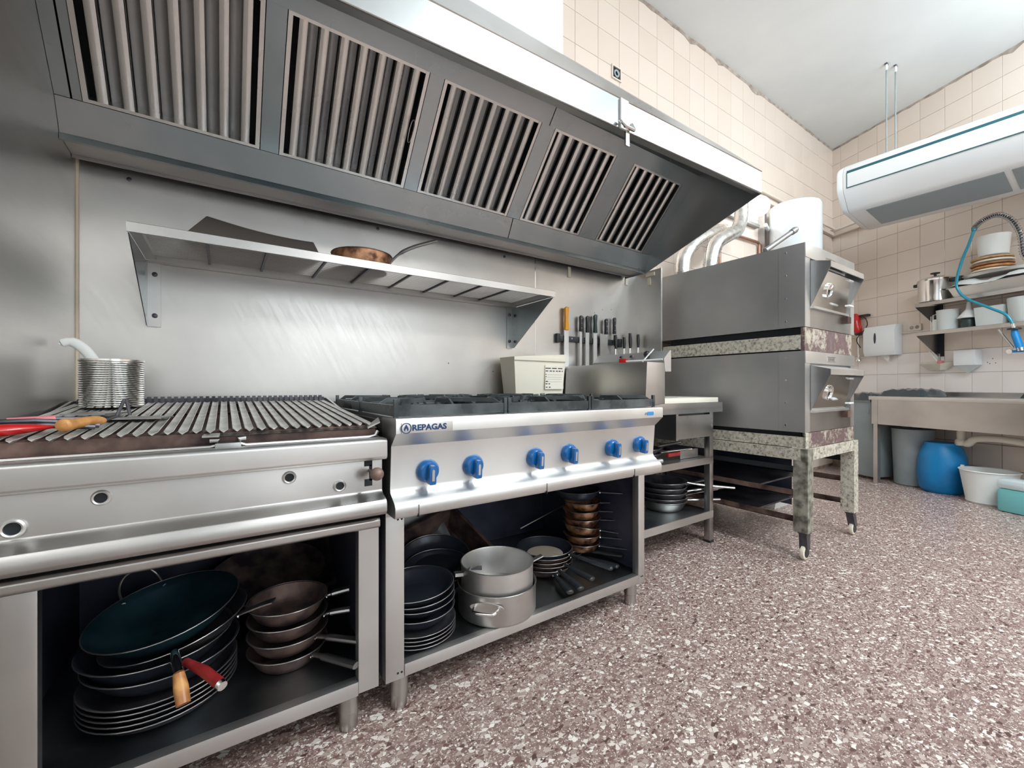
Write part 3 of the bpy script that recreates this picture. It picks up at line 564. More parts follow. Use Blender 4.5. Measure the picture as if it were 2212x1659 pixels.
t = Th('barbecue_fork', 'pink-handled fork with black shaft behind the red tongs', 'fork', (-.38, 1.45, .905)); t.part('handle', MB().tube([(-.41, 1.44, .92), (-.34, 1.47, .922)], .009, 10), 'pink'); t.part('shaft', MB().tube([(-.34, 1.47, .922), (-.26, 1.50, .917)], .005, 8), 'iron')
single('skimmer', 'flat grey metal scraper lying behind the tongs by the can', 'scraper', MB().prism([(-.35, 1.55), (-.26, 1.52), (-.22, 1.60), (-.24, 1.68), (-.33, 1.66)], 'z', .925, .929), 'steel_dark', (-.3, 1.6, .925))
# ================================================================== six-burner range
R0, R1 = .400, 1.600
t = rg = Th('gas_range', 'stainless six-burner gas range with blue knobs and open base', 'range', (1.0, 1.6, 0))
t.part('front_panel', MB().prism([(1.172, .908), (1.170, .904), (1.170, .866), (1.174, .862), (1.212, .826), (1.222, .700), (1.218, .688), (1.196, .672), (1.182, .664), (1.176, .654), (1.176, .630), (1.182, .622), (1.30, .622), (1.30, .905), (1.18, .910)], 'x', R0, R1), 'steel_light')
t.part('hob_top', MB().box(R0 + .005, R1 - .005, 1.19, 2.02, .895, .908), 'steel_dark'); t.part('hob_body', MB().box(R0 + .002, R1 - .002, 1.30, 2.02, .70, .896), 'steel_dark')
t.part('rear_upstand', MB().box(R0 + .005, R1 - .005, 2.0, 2.02, .908, .935), 'steel')
for x in (.47, .95, 1.42): t.part('seam', MB().box(x - .0008, x + .0008, 1.1745, 1.19, .618, .655), 'gap')
KX = [(.514, .743), (.672, .743), (.926, .745), (1.088, .747), (1.325, .748), (1.495, .750)]
kb = MB(); kb.lathe([(.0, .004), (.034, .004), (.036, -.004), (.035, -.010), (.031, -.018), (.027, -.022), (.010, -.024), (0, -.024)], (0, 0, 0), 28, 'y')
kg = MB(); kg.prism([(-.009, -.034), (.009, -.034), (.011, -.028), (.010, .018), (.006, .024), (-.006, .024), (-.010, .018), (-.011, -.028)], 'y', -.018, -.046)
kbm = mesh('knob', kb, 'blue_knob'); kgm = mesh('grip', kg, 'blue_knob', bev=.002); kim = mesh('pointer', MB().prism([(-.004, -.022), (.004, -.022), (.004, .010), (.0, .014), (-.004, .010)], 'y', -.0465, -.0475), 'steel_light')
for i, (x, z) in enumerate(KX):
    k = t.part('knob', kbm, None); k.location = Vector((x, 1.218, z)) - Vector(t.base); k.rotation_euler = (math.radians(4), 0, 0)
    for me, nm in ((kgm, 'grip'), (kim, 'pointer')): o = bpy.data.objects.new(nm, me); C.objects.link(o); o.parent = k
    t.part('index_mark', MB().box(x - .005, x + .005, 1.2165, 1.2195, z + .036, z + .044), 'ink')
bd = t.part('badge', MB().box(.415, .575, 1.1665, 1.171, .866, .896), 'steel_light', bev=.001)
tx = text('REPAGAS', .0235, .0007, .0009); tx.xf(Matrix.Translation((.445, 1.1665, .8735)) @ Matrix.Rotation(PI / 2, 4, 'X') @ Matrix.Scale(1.12, 4, (1, 0, 0))); t.part('lettering', tx, 'logo', bd)
t.part('emblem', MB().lathe([(.0155, 0), (.0155, -.003), (.0135, -.003), (.0135, 0)], (.428, 1.1665, .881), 24, 'y', cap=False, closed=True), 'logo', bd)
fl_ = [(.0, .011), (.005, .003), (.007, -.003), (.004, -.009), (.002, -.003), (0, .001), (-.002, -.003), (-.004, -.009), (-.007, -.003), (-.005, .003)]
t.part('emblem', MB().prism([(.428 + a, .881 + c) for a, c in fl_], 'y', 1.1665, 1.1650), 'logo', bd)
t.part('sticker', MB().prism([(1.514 + .006 * math.cos(a) + (.016 if math.cos(a) > 0 else -.016), .884 + .008 * math.sin(a)) for a in [PI * 2 * k / 16 + .01 for k in range(16)]], 'y', 1.170, 1.1685), 'sticker')
t.part('sticker', MB().lathe([(.006, 0), (.006, -.001)], (1.483, 1.170, .884), 12, 'y'), 'steel_dark')
# burners and pan supports
for gx in range(3):
    x0, x1 = R0 + .008 + gx * .396, R0 + .396 + gx * .396; xc = (x0 + x1) / 2
    gt = t.part('pan_support', MB().box(x0, x1, 1.205, 1.213, .912, .945).box(x0, x1, 1.975, 1.983, .912, .945).box(x0, x0 + .008, 1.213, 1.975, .912, .945).box(x1 - .008, x1, 1.213, 1.975, .912, .945).box(x0 + .008, x1 - .008, 1.59, 1.598, .912, .945), 'grate')
    for px_ in (x0 + .004, x1 - .004):
        for py in (1.209, 1.594, 1.979): t.part('post', MB().box(px_ - .006, px_ + .006, py - .006, py + .006, .908, .962), 'grate', gt)
    for yc in (1.40, 1.79):
        for k in range(8):
            a = k * PI / 4; c, s_ = math.cos(a), math.sin(a); out = min(.185 / max(abs(c), 1e-6), .183 / max(abs(s_), 1e-6))
            pr = [(.045, .945), (.06, .962), (out - .03, .962), (out - .004, .945), (out - .004, .93), (out - .03, .948), (.06, .948), (.045, .94)]
            mb = MB(); sd = Vector((-s_, c, 0)) * .0035
            mb.loft([Vector((xc + c * r, yc + s_ * r, z)) + sd for r, z in pr], [Vector((xc + c * r, yc + s_ * r, z)) - sd for r, z in pr]); t.part('finger', mb, 'grate', gt)
        br = t.part('burner', MB().lathe([(0, .905), (.075, .905), (.06, .915), (.05, .918), (.05, .928), (.046, .932), (0, .932)], (xc, yc, 0), 28), 'steel_dark'); t.part('burner_cap', MB().lathe([(0, .932), (.038, .932), (.038, .938), (.03, .942), (0, .942)], (xc, yc, 0), 24), 'iron', br)
# base cabinet
t.part('top_rail', MB().box(R0 + .002, R1 - .002, 1.27, 1.30, .604, .622), 'steel')
t.part('stile', MB().box(.402, .460, 1.27, 1.305, .10, .604), 'steel_light', bev=.002); t.part('stile', MB().box(1.560, 1.602, 1.27, 1.305, .10, .604), 'steel_light', bev=.002)
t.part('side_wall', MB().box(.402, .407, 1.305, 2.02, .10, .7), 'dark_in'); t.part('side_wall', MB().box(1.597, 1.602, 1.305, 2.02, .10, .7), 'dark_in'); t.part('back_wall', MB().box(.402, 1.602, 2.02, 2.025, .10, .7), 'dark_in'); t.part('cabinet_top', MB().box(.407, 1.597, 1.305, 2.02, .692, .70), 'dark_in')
t.part('shelf', MB().box(.407, 1.597, 1.30, 2.02, .132, .140), 'deck'); t.part('shelf_edge', MB().box(.461, 1.559, 1.269, 1.30, .102, .1405), 'steel_light', bev=.002)
for x, y in ((.453, 1.30), (1.550, 1.31), (.453, 1.95), (1.550, 1.95)): t.part('foot', MB().lathe([(0, 0), (.024, 0), (.026, .004), (.026, .045), (.028, .047), (.028, .105)], (x, y, 0), 20), 'steel')
for x in (.44, .452): 
    for z in (.12, .592): t.part('rivet', MB().lathe([(.0035, 0), (.003, -.001)], (x, 1.2698, z), 8, 'y'), 'gap')
for x in (1.578, 1.588): t.part('rivet', MB().lathe([(.0035, 0), (.003, -.001)], (x, 1.2698, .13), 8, 'y'), 'gap')
# ================================================================== pans below the grill
SZ = .1405
for k in range(5):
    i = 4 - k
    pan('shallow pan, %s of five at the foot of the grill pan stack' % ORD[i], (-.141, 1.515, SZ + .013 * k), .135, .168, .034, 'iron', None, name='shallow_pan', group='shallow black pans in the big stack under the grill')
t = pan('deep black pan with a dark red handle in the stack under the grill', (-.135, 1.52, .2180), .12, .168, .058, 'nonstick', None)
def ofs(P, o): return [tuple(a - b_ for a, b_ in zip(p, o)) for p in P]
o_ = (-.135, 1.52, .2180)
hh = t.part('handle', MB().tube(ofs([(-.082, 1.360, .298), (-.04, 1.280, .302), (-.008, 1.212, .298)], o_), [.009, .0125, .0125], 14), 'red_handle'); t.part('end_cap', MB().tube(ofs([(-.008, 1.212, .298), (-.004, 1.204, .296)], o_), [.0128, .011], 14), 'polish', hh)
t = pan('deep black pan with an orange wooden handle in the stack under the grill', (-.15, 1.53, .2420), .12, .166, .062, 'nonstick', None); o_ = (-.15, 1.53, .2420)
hh = t.part('handle', MB().tube(ofs([(-.105, 1.370, .325), (-.100, 1.335, .325), (-.092, 1.300, .305)], o_), [.009, .011, .012], 12), 'polish'); t.part('grip', MB().tube(ofs([(-.092, 1.300, .305), (-.086, 1.280, .280), (-.080, 1.258, .252)], o_), [.012, .0155, .0145], 12), 'wood_orange', hh)
pan('tilted pan with a pale rim near the top of the big stack under the grill', (-.10, 1.54, .270), .11, .165, .055, 'steel_dark', 'strip', math.radians(-28), .10, .02, 'steel_dark', tilt=(.0, -.18))
t = pan('large teal-sheened wok tilted on the stack with a wire loop handle behind', (-.125, 1.55, .292), .06, .170, .085, 'teal_iron', None, tilt=(.10, -.14), name='wok', curve=.5)
lp = t.part('loop_handle', MB().tube(catmull([(-.05, .160, .075), (-.045, .187, .11), (-.022, .197, .138), (.022, .197, .138), (.045, .187, .11), (.05, .160, .075)], 5), .0035, 8), 'rim'); lp.rotation_euler = (0, 0, .42)
for sx in (-.05, .05): q_ = t.part('rivet', MB().lathe([(.007, 0), (.005, -.004)], (sx, .157, .075), 10, 'y'), 'polish', lp)
for k in range(4):
    i = 3 - k
    pan('small %s pan, %s of four stacked at right under the grill' % ('burnt brown' if i < 2 else 'blackened', ORD[i]), (.167, 1.505, SZ + .001 + .047 * k), .082, .110, .050, 'iron_warm', 'tube', [math.radians(-58), math.radians(-50), math.radians(-28), math.radians(-15)][k], [.17, .16, .08, .07][k], .012, 'steel_dark', group='four frying pans stacked under the grill')
t = Th('roasting_tray', 'dark oval platter leaning at the back under the grill', 'tray', (.14, 1.86, .28), None, 'L', (math.radians(35), 0, .2)); t.part('platter', MB().lathe([(0, 0), (.16, 0), (.205, .02), (.20, .024), (.158, .005), (0, .005)], (0, 0, 0), 36).xf(Matrix.Scale(.62, 4, (0, 1, 0))), 'iron_warm')
def tray_local(w_, d, h, r=.0): 
    mb = MB(); a, b_ = w_ / 2, d / 2; t_ = .003
    R = [[(-a + .03, -b_ + .03, 0), (a - .03, -b_ + .03, 0), (a - .03, b_ - .03, 0), (-a + .03, b_ - .03, 0)], [(-a, -b_, h), (a, -b_, h), (a, b_, h), (-a, b_, h)], [(-a - .012, -b_ - .012, h), (a + .012, -b_ - .012, h), (a + .012, b_ + .012, h), (-a - .012, b_ + .012, h)], [(-a - .012, -b_ - .012, h + t_), (a + .012, -b_ - .012, h + t_), (a + .012, b_ + .012, h + t_), (-a - .012, b_ + .012, h + t_)], [(-a + t_, -b_ + t_, h + t_), (a - t_, -b_ + t_, h + t_), (a - t_, b_ - t_, h + t_), (-a + t_, b_ - t_, h + t_)], [(-a + .03, -b_ + .03, t_), (a - .03, -b_ + .03, t_), (a - .03, b_ - .03, t_), (-a + .03, b_ - .03, t_)]]
    return mb.rings(R)
single('roasting_tray', 'long dark roasting tray standing at the back right under the grill', 'tray', tray_local(.36, .26, .05), 'iron', (.18, 1.93, .262), frame='L', rot=(math.radians(40), 0, 0))
# ================================================================== pans below the range
cx_, cy_ = .560, 1.415
for k in range(4): pan("thin plate pan, %s of four beneath the range's left pan stack" % ORD[3 - k], (cx_, cy_, SZ + .0125 * k), .112, .128, .014, 'iron', None, name='plate_pan', group='thin plate pans under the range')
pan("deep dark pan in the middle of the range's left pan stack", (cx_, cy_, .192), .09, .125, .045, 'nonstick', None, name='deep_pan')
for k, (z, tl) in enumerate(((.226, 0), (.243, .03), (.262, .05))):
    pan("black non-stick pan, %s of three on the range's left pan stack" % ORD[2 - k], (cx_ - .003 * k, cy_, z + .004), .088, .126 + .002 * k, .038 + .004 * k, 'nonstick', None, tilt=(0, -tl), group='black frying pans by the left post of the range')
def pot(label, loc, r, h, m, hs, ang):
    t = Th('saucepan', label, 'pot', loc, None, 'L', (0, 0, ang))
    t.part('body', MB().lathe([(0, 0), (r * .93, 0), (r * .97, .004), (r, .012), (r, h - .003), (r + .003, h), (r - .001, h + .001), (r - .003, h - .004), (r - .003, .012), (r * .93, .005), (0, .005)], (0, 0, 0), 56), m)
    if hs == 'loop':
        for sg in (1, -1):
            hh = t.part('handle', MB().tube(catmull([(-.042, -sg * (r), h * .68), (-.042, -sg * (r + .018), h * .69), (-.030, -sg * (r + .045), h * .70), (.030, -sg * (r + .045), h * .70), (.042, -sg * (r + .018), h * .69), (.042, -sg * r, h * .68)], 5), .006, 10), 'polish')
            t.part('mounting_plate', MB().prism([(.062 * math.cos(a), h * .68 + .017 * math.sin(a)) for a in [2 * PI * k / 20 for k in range(20)]], 'y', -sg * (r - .003), -sg * (r + .003)), 'steel', hh)
    else:
        t.part('handle', MB().bar((r - .002, 0, h - .03), (r + .055, 0, h - .012), .022, .005), 'steel_light'); t.part('handle', MB().bar((-r + .002, 0, h - .03), (-r - .03, 0, h - .028), .024, .012), 'steel_light')
    return t
pot('wide stainless pot with a loop handle standing at the front of the range shelf', (.876, 1.392, SZ), .150, .112, 'steel', 'loop', math.radians(-46))
pot('stainless saucepan nested in the wide pot with a short strip handle', (.876, 1.392, .205), .139, .122, 'steel_light', 'strip', math.radians(-12))
MX, MY = 1.243, 1.555
angs = [(-108, .17, 0), (-100, .18, 1), (-83, .16, 2), (-58, .19, 3), (-64, .20, 4)]
for k, (a, ln, _) in enumerate(angs):
    pan('black-handled pan, %s of five stacked in the middle under the range' % ORD[4 - k], (MX + .003 * (k % 2), MY, SZ + .001 + .0175 * k), .092, .124, .040, 'iron_warm' if k < 4 else 'nonstick', 'plastic', math.radians(a), ln, -.006 * k, 'black', group='five frying pans stacked under the range')
single('baking_disc', 'pale worn disc lying in the top pan of the middle stack under the range', 'disc', MB().lathe([(0, 0), (.084, 0), (.084, .002), (0, .003)], (0, 0, 0), 32), 'tape', (MX + .001, MY, .219), frame='L')
for k in range(2): pan("small long-handled pan, %s of two right of the range's middle stack" % ORD[1 - k], (1.42, 1.62, SZ + .001 + .02 * k), .07, .092, .036, 'nonstick', 'plastic', math.radians((-72, -55)[k]), .20, .0, 'black', group='two small pans right of the middle stack')
for k in range(6):
    tl = .16 if k == 2 else 0.02
    pan('copper-brown pan, %s of six stacked at right under the range' % ORD[5 - k], (1.470 + .004 * (k % 2), 1.50 + (.05), .196 + .040 * k), .070, .088, .036, 'copperish', 'strip', math.radians(-52 + 5 * k), .20, .0, 'iron', tilt=(0, tl), group='copper-brown pans in the tall stack')
pan('dark pan lying on top of the copper-brown stack under the range', (1.45, 1.56, .452), .085, .11, .04, 'nonstick', 'strip', math.radians(-45), .19, .0, 'iron')
t = Th('roasting_pan', 'large black roasting pan leaning at the back left under the range', 'roasting pan', (.72, 1.72, .20), None, 'L', (math.radians(28), math.radians(-14), .15)); t.part('pan', tray_local(.50, .34, .10), 'iron_warm')
t = Th('baking_sheet', 'bright-rimmed baking sheet standing behind the black pans under the range', 'baking sheet', (.66, 1.86, .30), None, 'L', (math.radians(52), math.radians(-12), .1)); t.part('sheet', tray_local(.40, .26, .02), 'steel_dark'); t.part('rim', MB().tube([(-.21, .145, .024), (.21, .145, .024)], .004, 8), 'polish')
pan('dark frying pan lying tilted inside the black roasting pan under the range', (.735, 1.66, .255), .11, .14, .04, 'nonstick', None, tilt=(.24, -.10))
pan('dark frying pan in front of the roasting pan, its rim behind the saucepan', (.72, 1.60, .235), .10, .13, .035, 'nonstick', 'strip', math.radians(-30), .05, 0, 'iron', tilt=(.12, -.05))
single('red_cloth', 'crumpled dark pink cloth in the back left corner under the range', 'cloth', MB().lathe([(0, 0), (.05, .004), (.062, .02), (.045, .055), (.058, .09), (.03, .13), (0, .14)], (0, 0, 0), 9), 'pink', (.475, 1.60, SZ), frame='L', rot=(0, 0, .4))
t = Th('basting_rod', 'long thin rod slanting up behind the pans under the range', 'rod', (1.4, 1.72, .30)); t.part('rod', MB().tube([(1.22, 1.72, .292), (1.54, 1.72, .372), (1.585, 1.72, .375)], .003, 6), 'steel')
# ================================================================== cream container behind the range
t = Th('food_container', 'cream plastic food container with a printed label behind the range', 'container', (1.53, 2.0, .938))
x0, x1, y0, y1 = 1.34, 1.725, 1.95, 2.10
t.part('tub', MB().rings([[(x0 + .02, y0 + .012, .940), (x1 - .02, y0 + .012, .940), (x1 - .02, y1 - .012, .940), (x0 + .02, y1 - .012, .940)], [(x0, y0, 1.170), (x1, y0, 1.195), (x1, y1, 1.195), (x0, y1, 1.170)], [(x0 + .006, y0 + .006, 1.170), (x1 - .006, y0 + .006, 1.195), (x1 - .006, y1 - .006, 1.195), (x0 + .006, y1 - .006, 1.170)], [(x0 + .024, y0 + .018, .946), (x1 - .024, y0 + .018, .946), (x1 - .024, y1 - .018, .946), (x0 + .024, y1 - .018, .946)]]), 'cream_plastic', bev=.004)
t.part('rim', MB().box(x0 - .004, x1 + .004, y0 - .008, y0, 1.150, 1.168), 'cream_plastic')
lab = t.part('label', MB().box(1.56, 1.70, y0 - .003, y0 + .004, .985, 1.125), 'board')
mb = MB(); rng = random.Random(8)
for z, segs in ((1.108, [(0, .04), (.05, .035), (.095, .035)]), (1.092, [(0, .02), (.03, .018), (.055, .014), (.08, .014), (.10, .016), (.125, .008)]), (1.072, [(0, .006)]), (1.058, [(0, .007)]), (1.045, [(0, .003)]), (1.030, [(0, .018)]), (1.016, [(0, .014), (.022, .012)]), (.996, [(.002, .012), (.024, .014)])):
    for a, w_ in segs: mb.box(1.562 + a, 1.562 + a + w_, y0 - .0036, y0 - .003, z - .003, z + .003)
for z in (1.070, 1.056, 1.043, 1.028): mb.box(1.575, 1.69, y0 - .0034, y0 - .003, z - .0005, z + .0005)
t.part('print', mb, 'ink', lab)
# ================================================================== knives on the magnetic rack
KY = YW - .03
t = Th('knife_rack', 'black magnetic knife rack on the backsplash', 'knife rack', (2.1, YW - .02, 1.31)); t.part('bar', MB().box(1.80, 2.42, YW - .026, YW - .008, 1.30, 1.338), 'black', bev=.003)
for x in (1.812, 2.408): t.part('end_bracket', MB().box(x - .014, x + .014, YW - .03, YW - .008, 1.288, 1.35), 'black', bev=.005)
for x in (1.93, 2.20, 2.40): t.part('screw', MB().lathe([(.006, 0), (.005, -.002)], (x, YW - .026, 1.322), 10, 'y'), 'polish')
def knife(label, x, ztop, zmid, zbot, wb, hm, tip=0, wh=.026, lean=0, rivets=True, gx=0, cat='knife', name='knife'):
    t = Th(name, label, cat, (x, KY, zbot)); n0 = len(C.objects)
    hb = [(x - wh / 2, zmid), (x - wh * .42, (zmid + ztop) / 2), (x - wh / 2, ztop - .012), (x - wh * .1, ztop), (x + wh * .5, ztop - .004), (x + wh * .5, ztop - .02), (x + wh * .32, (zmid + ztop) / 2), (x + wh * .5, zmid + .012), (x + wh * .5, zmid)]
    h = t.part('handle', MB().prism(hb, 'y', KY - .012, KY + .006), hm, bev=.003)
    bl = [(x - wb / 2, zmid), (x + wb / 2, zmid), (x + wb / 2, zbot + tip * .7), (x + wb * .25, zbot + tip * .2), (x - wb / 2 + .004, zbot), (x - wb / 2, zbot + .01)]
    t.part('blade', MB().prism(bl, 'y', KY - .003, KY + .0015), 'steel_light')
    if rivets:
        for q in (.2, .5, .8): t.part('rivet', MB().lathe([(.003, 0), (.0025, -.001)], (x, KY - .012, zmid + (ztop - zmid) * q), 8, 'y'), 'polish', h)
    if lean: t.o.rotation_euler = (0, lean, 0)
    return t
knife('butcher knife with an orange plastic handle, leftmost on the knife rack', 1.876, 1.530, 1.375, 1.12, .040, 'orange', .03, .032, rivets=False)
knife('narrow knife with a riveted black handle, next right of the orange-handled knife', 2.005, 1.484, 1.375, 1.13, .022, 'black', .05, .022)
knife('long serrated knife with a steel-bolstered black handle in the middle of the rack', 2.066, 1.487, 1.372, 1.13, .034, 'black', .02, .024, rivets=False)
knife('wide straight knife with a dark green curved handle on the rack', 2.142, 1.504, 1.375, 1.10, .036, 'green_black', .02, .028, rivets=False)
t = knife('broad cleaver-shaped knife with a riveted black handle, blade to the left', 2.250, 1.484, 1.372, 1.33, .020, 'black', .0, .024)
t.part('broad_blade', MB().prism([(2.185, 1.375), (2.235, 1.370), (2.265, 1.345), (2.262, 1.27), (2.240, 1.235), (2.205, 1.215), (2.187, 1.215)], 'y', KY - .006, KY - .003), 'steel')
knife('small knife with three-riveted black handle, rightmost full knife on the rack', 2.335, 1.500, 1.38, 1.29, .016, 'black', .01, .024, lean=0)
def fork(label, x, zt, zm, zb, n=2, lean=0.0):
    t = Th('serving_fork', label, 'fork', (x, KY - .012, zb)); t.part('handle', MB().tube([(x, KY - .014, zt), (x + .002, KY - .014, (zt + zm) / 2), (x + .004, KY - .014, zm)], [.010, .0125, .009], 12), 'black')
    for k in range(n): t.part('prong', MB().tube([(x + .004 + (k - .5) * .007, KY - .014, zm), (x + .008 + (k - .5) * .016, KY - .014, (zm + zb) / 2), (x + .012 + (k - .5) * .014, KY - .014, zb)], .0022, 6), 'polish')
fork('black-handled fork hanging at the right end of the knife rack', 2.335, 1.372, 1.272, 1.195)
fork('thin leaning black-handled fork just right of the rack end', 2.425, 1.362, 1.28, 1.205)
fork('upright black-handled fork, second from the right beside the rack', 2.490, 1.396, 1.285, 1.212)
fork('black-handled fork by the corner, rightmost of the hanging forks', 2.580, 1.393, 1.295, 1.213)
# splash screen at the corner
t = Th('splash_screen', 'upright stainless splash screen between the knives and the ovens', 'screen', (2.622, 2.03, .935)); t.part('panel', MB().box(2.620, 2.624, 1.93, YW - .008, .935, 1.862), 'splash')
t.part('edge_fold', MB().box(2.612, 2.626, 1.925, 1.93, .935, 1.862), 'steel_light'); t.part('tape_strip', MB().box(2.614, 2.620, 2.02, 2.045, 1.755, 1.81), 'tape'); t.part('tape_strip', MB().box(2.612, 2.620, 1.985, 2.06, 1.82, 1.845), 'tape')
# ================================================================== fryer
t = Th('tabletop_fryer', 'narrow stainless fryer on the work table with a tilted control head', 'fryer', (1.95, 1.8, .901))
t.part('body', MB().loft([(1.862, 1.47, .902), (2.03, 1.47, .902), (2.03, 2.12, .902), (1.862, 2.12, .902)], [(1.876, 1.47, 1.133), (2.03, 1.47, 1.133), (2.03, 2.12, 1.133), (1.876, 2.12, 1.133)]), 'steel', bev=.003)
hd = t.part('control_head', MB().prism([(2.02, 1.155), (2.075, 1.205), (2.085, 1.205), (2.085, 1.085), (2.032, 1.085)], 'y', 1.470, 2.02), 'steel_light')
t.part('knob', MB().lathe([(.020, -.0), (.018, .02), (.010, .028), (0, .028)], (0, 0, 0), 18).xf(Matrix.Translation((2.047, 1.60, 1.18)) @ Matrix.Rotation(math.radians(-42), 4, 'Y')), 'black', hd)
for y in (1.72, 1.80): t.part('switch', MB().box(-.006, .006, -.009, .009, 0, .006).xf(Matrix.Translation((2.048, y, 1.182)) @ Matrix.Rotation(math.radians(-42), 4, 'Y')), 'black', hd)
t = Th('basting_brush', 'red-headed brush with a white rod lying on the fryer', 'brush', (1.95, 1.5, 1.137)); t.part('rod', MB().tube([(1.93, 1.66, 1.146), (1.995, 1.46, 1.150)], .0045, 8), 'white_matt'); t.part('head', MB().box(-.012, .012, -.045, .0, -.010, .012).xf(Matrix.Translation((1.925, 1.705, 1.150)) @ Matrix.Rotation(.35, 4, 'Z')), 'red', bev=.003)
t = Th('thermometer', 'thin white probe leaning against the fryer knob', 'probe', (2.0, 1.55, 1.14)); t.part('probe', MB().tube([(1.975, 1.58, 1.142), (2.03, 1.545, 1.215)], .004, 8), 'white_matt')
# ================================================================== work table
T0, T1 = 1.635, 2.67
t = Th('work_table', 'stainless work table with drawer and two undershelves between range and ovens', 'table', (2.15, 1.8, 0))
t.part('table_top', MB().box(T0, T1, 1.50, 2.12, .862, .900), 'steel', bev=.002); t.part('apron', MB().box(T0, T1, 1.50, 1.515, .838, .864), 'steel_dark')
for x, y in ((2.585, 1.545), (2.585, 2.08), (1.66, 1.545), (1.66, 2.08)):
    l = t.part('leg', MB().box(x - .02, x + .02, y - .02, y + .02, .012, .862), 'steel', bev=.003); t.part('leg_cap', MB().box(x - .022, x + .022, y - .022, y + .022, 0, .014), 'rubber', l)
t.part('shelf', MB().box(1.64, 2.60, 1.528, 2.09, .535, .545), 'deck'); t.part('shelf_edge', MB().box(1.64, 2.60, 1.522, 1.53, .508, .548), 'steel')
t.part('shelf', MB().box(1.64, 2.60, 1.528, 2.09, .192, .202), 'deck'); t.part('shelf_edge', MB().box(1.64, 2.60, 1.522, 1.53, .160, .205), 'steel_light')
d = t.part('drawer', MB().box(2.215, 2.562, 1.515, 1.52, .685, .825).box(2.23, 2.55, 1.52, 2.0, .69, .72), 'steel'); t.part('drawer_guide', MB().box(2.19, 2.212, 1.51, 2.05, .68, .838), 'steel', d)
t.part('back_panel', MB().box(1.64, 2.60, 2.10, 2.105, .545, .838), 'steel_dark')
t = Th('cutting_board', 'large cream cutting board at the right end of the work table', 'cutting board', (2.3, 1.7, .9005)); t.part('board', MB().box(2.05, 2.628, 1.505, 1.86, .9008, .931), 'board', bev=.004)
single('cutting_board', 'thinner cream cutting board at the left on the work table by the fryer', 'cutting board', MB().box(1.72, 2.02, 1.503, 1.86, .9008, .915), 'board', (1.87, 1.7, .9008)) if False else None
t = Th('carving_knife', 'small knife with a wooden handle lying on the cutting board', 'knife', (2.2, 1.6, .932)); t.part('blade', MB().box(2.18, 2.32, 1.58, 1.60, .932, .934), 'polish'); t.part('handle', MB().box(2.10, 2.18, 1.578, 1.602, .932, .944), 'wood_dark', bev=.003)
for k in range(5):
    st = [('tube', -30, .24, .0), ('strip', -22, .26, .03), ('tube', -34, .27, .03), ('strip', -18, .25, .03), ('tube', -40, .30, -.03)][k]
    pan('%s pan, %s of five on the lowest shelf of the work table' % ('pale steel' if k == 0 else 'dark', ORD[4 - k]), (2.375 - .006 * (k % 2), 1.735, .2025 + .033 * k), .105, .145, .065 if k == 0 else .055, 'steel' if k == 0 else 'iron', st[0], math.radians(st[1]), st[2], st[3], 'steel', group='frying pans on the lowest shelf of the work table')
for k in range(2): pan('dark pan, %s of the two on the middle shelf of the work table' % ('upper', 'lower')[1 - k], (2.13, 1.74, .5455 + .030 * k), .10, .135, .045, 'iron', 'tube', math.radians((-22, -6)[k]), .24, .02, 'steel', group='frying pans on the middle shelf of the work table')
t = Th('metal_tube', 'short open steel tube on the middle shelf of the work table', 'tube', (2.18, 1.62, .56)); t.part('tube', MB().rings([[(x, 1.56 + 0 + r * math.cos(a), .563 + r * math.sin(a)) for a in [2 * PI * k / 16 for k in range(16)]] for x, r in ((2.02, .014), (2.12, .014), (2.12, .0105), (2.02, .0105))], cap=False, closed=True), 'steel_light')
t = Th('meat_cleaver', 'large metal blade with a reddish back lying on the middle shelf', 'cleaver', (2.35, 1.65, .5455)); t.part('blade', MB().box(2.34, 2.53, 1.585, 1.60, .548, .60), 'steel'); t.part('handle', MB().box(2.22, 2.34, 1.582, 1.604, .572, .594), 'red_handle', bev=.004)
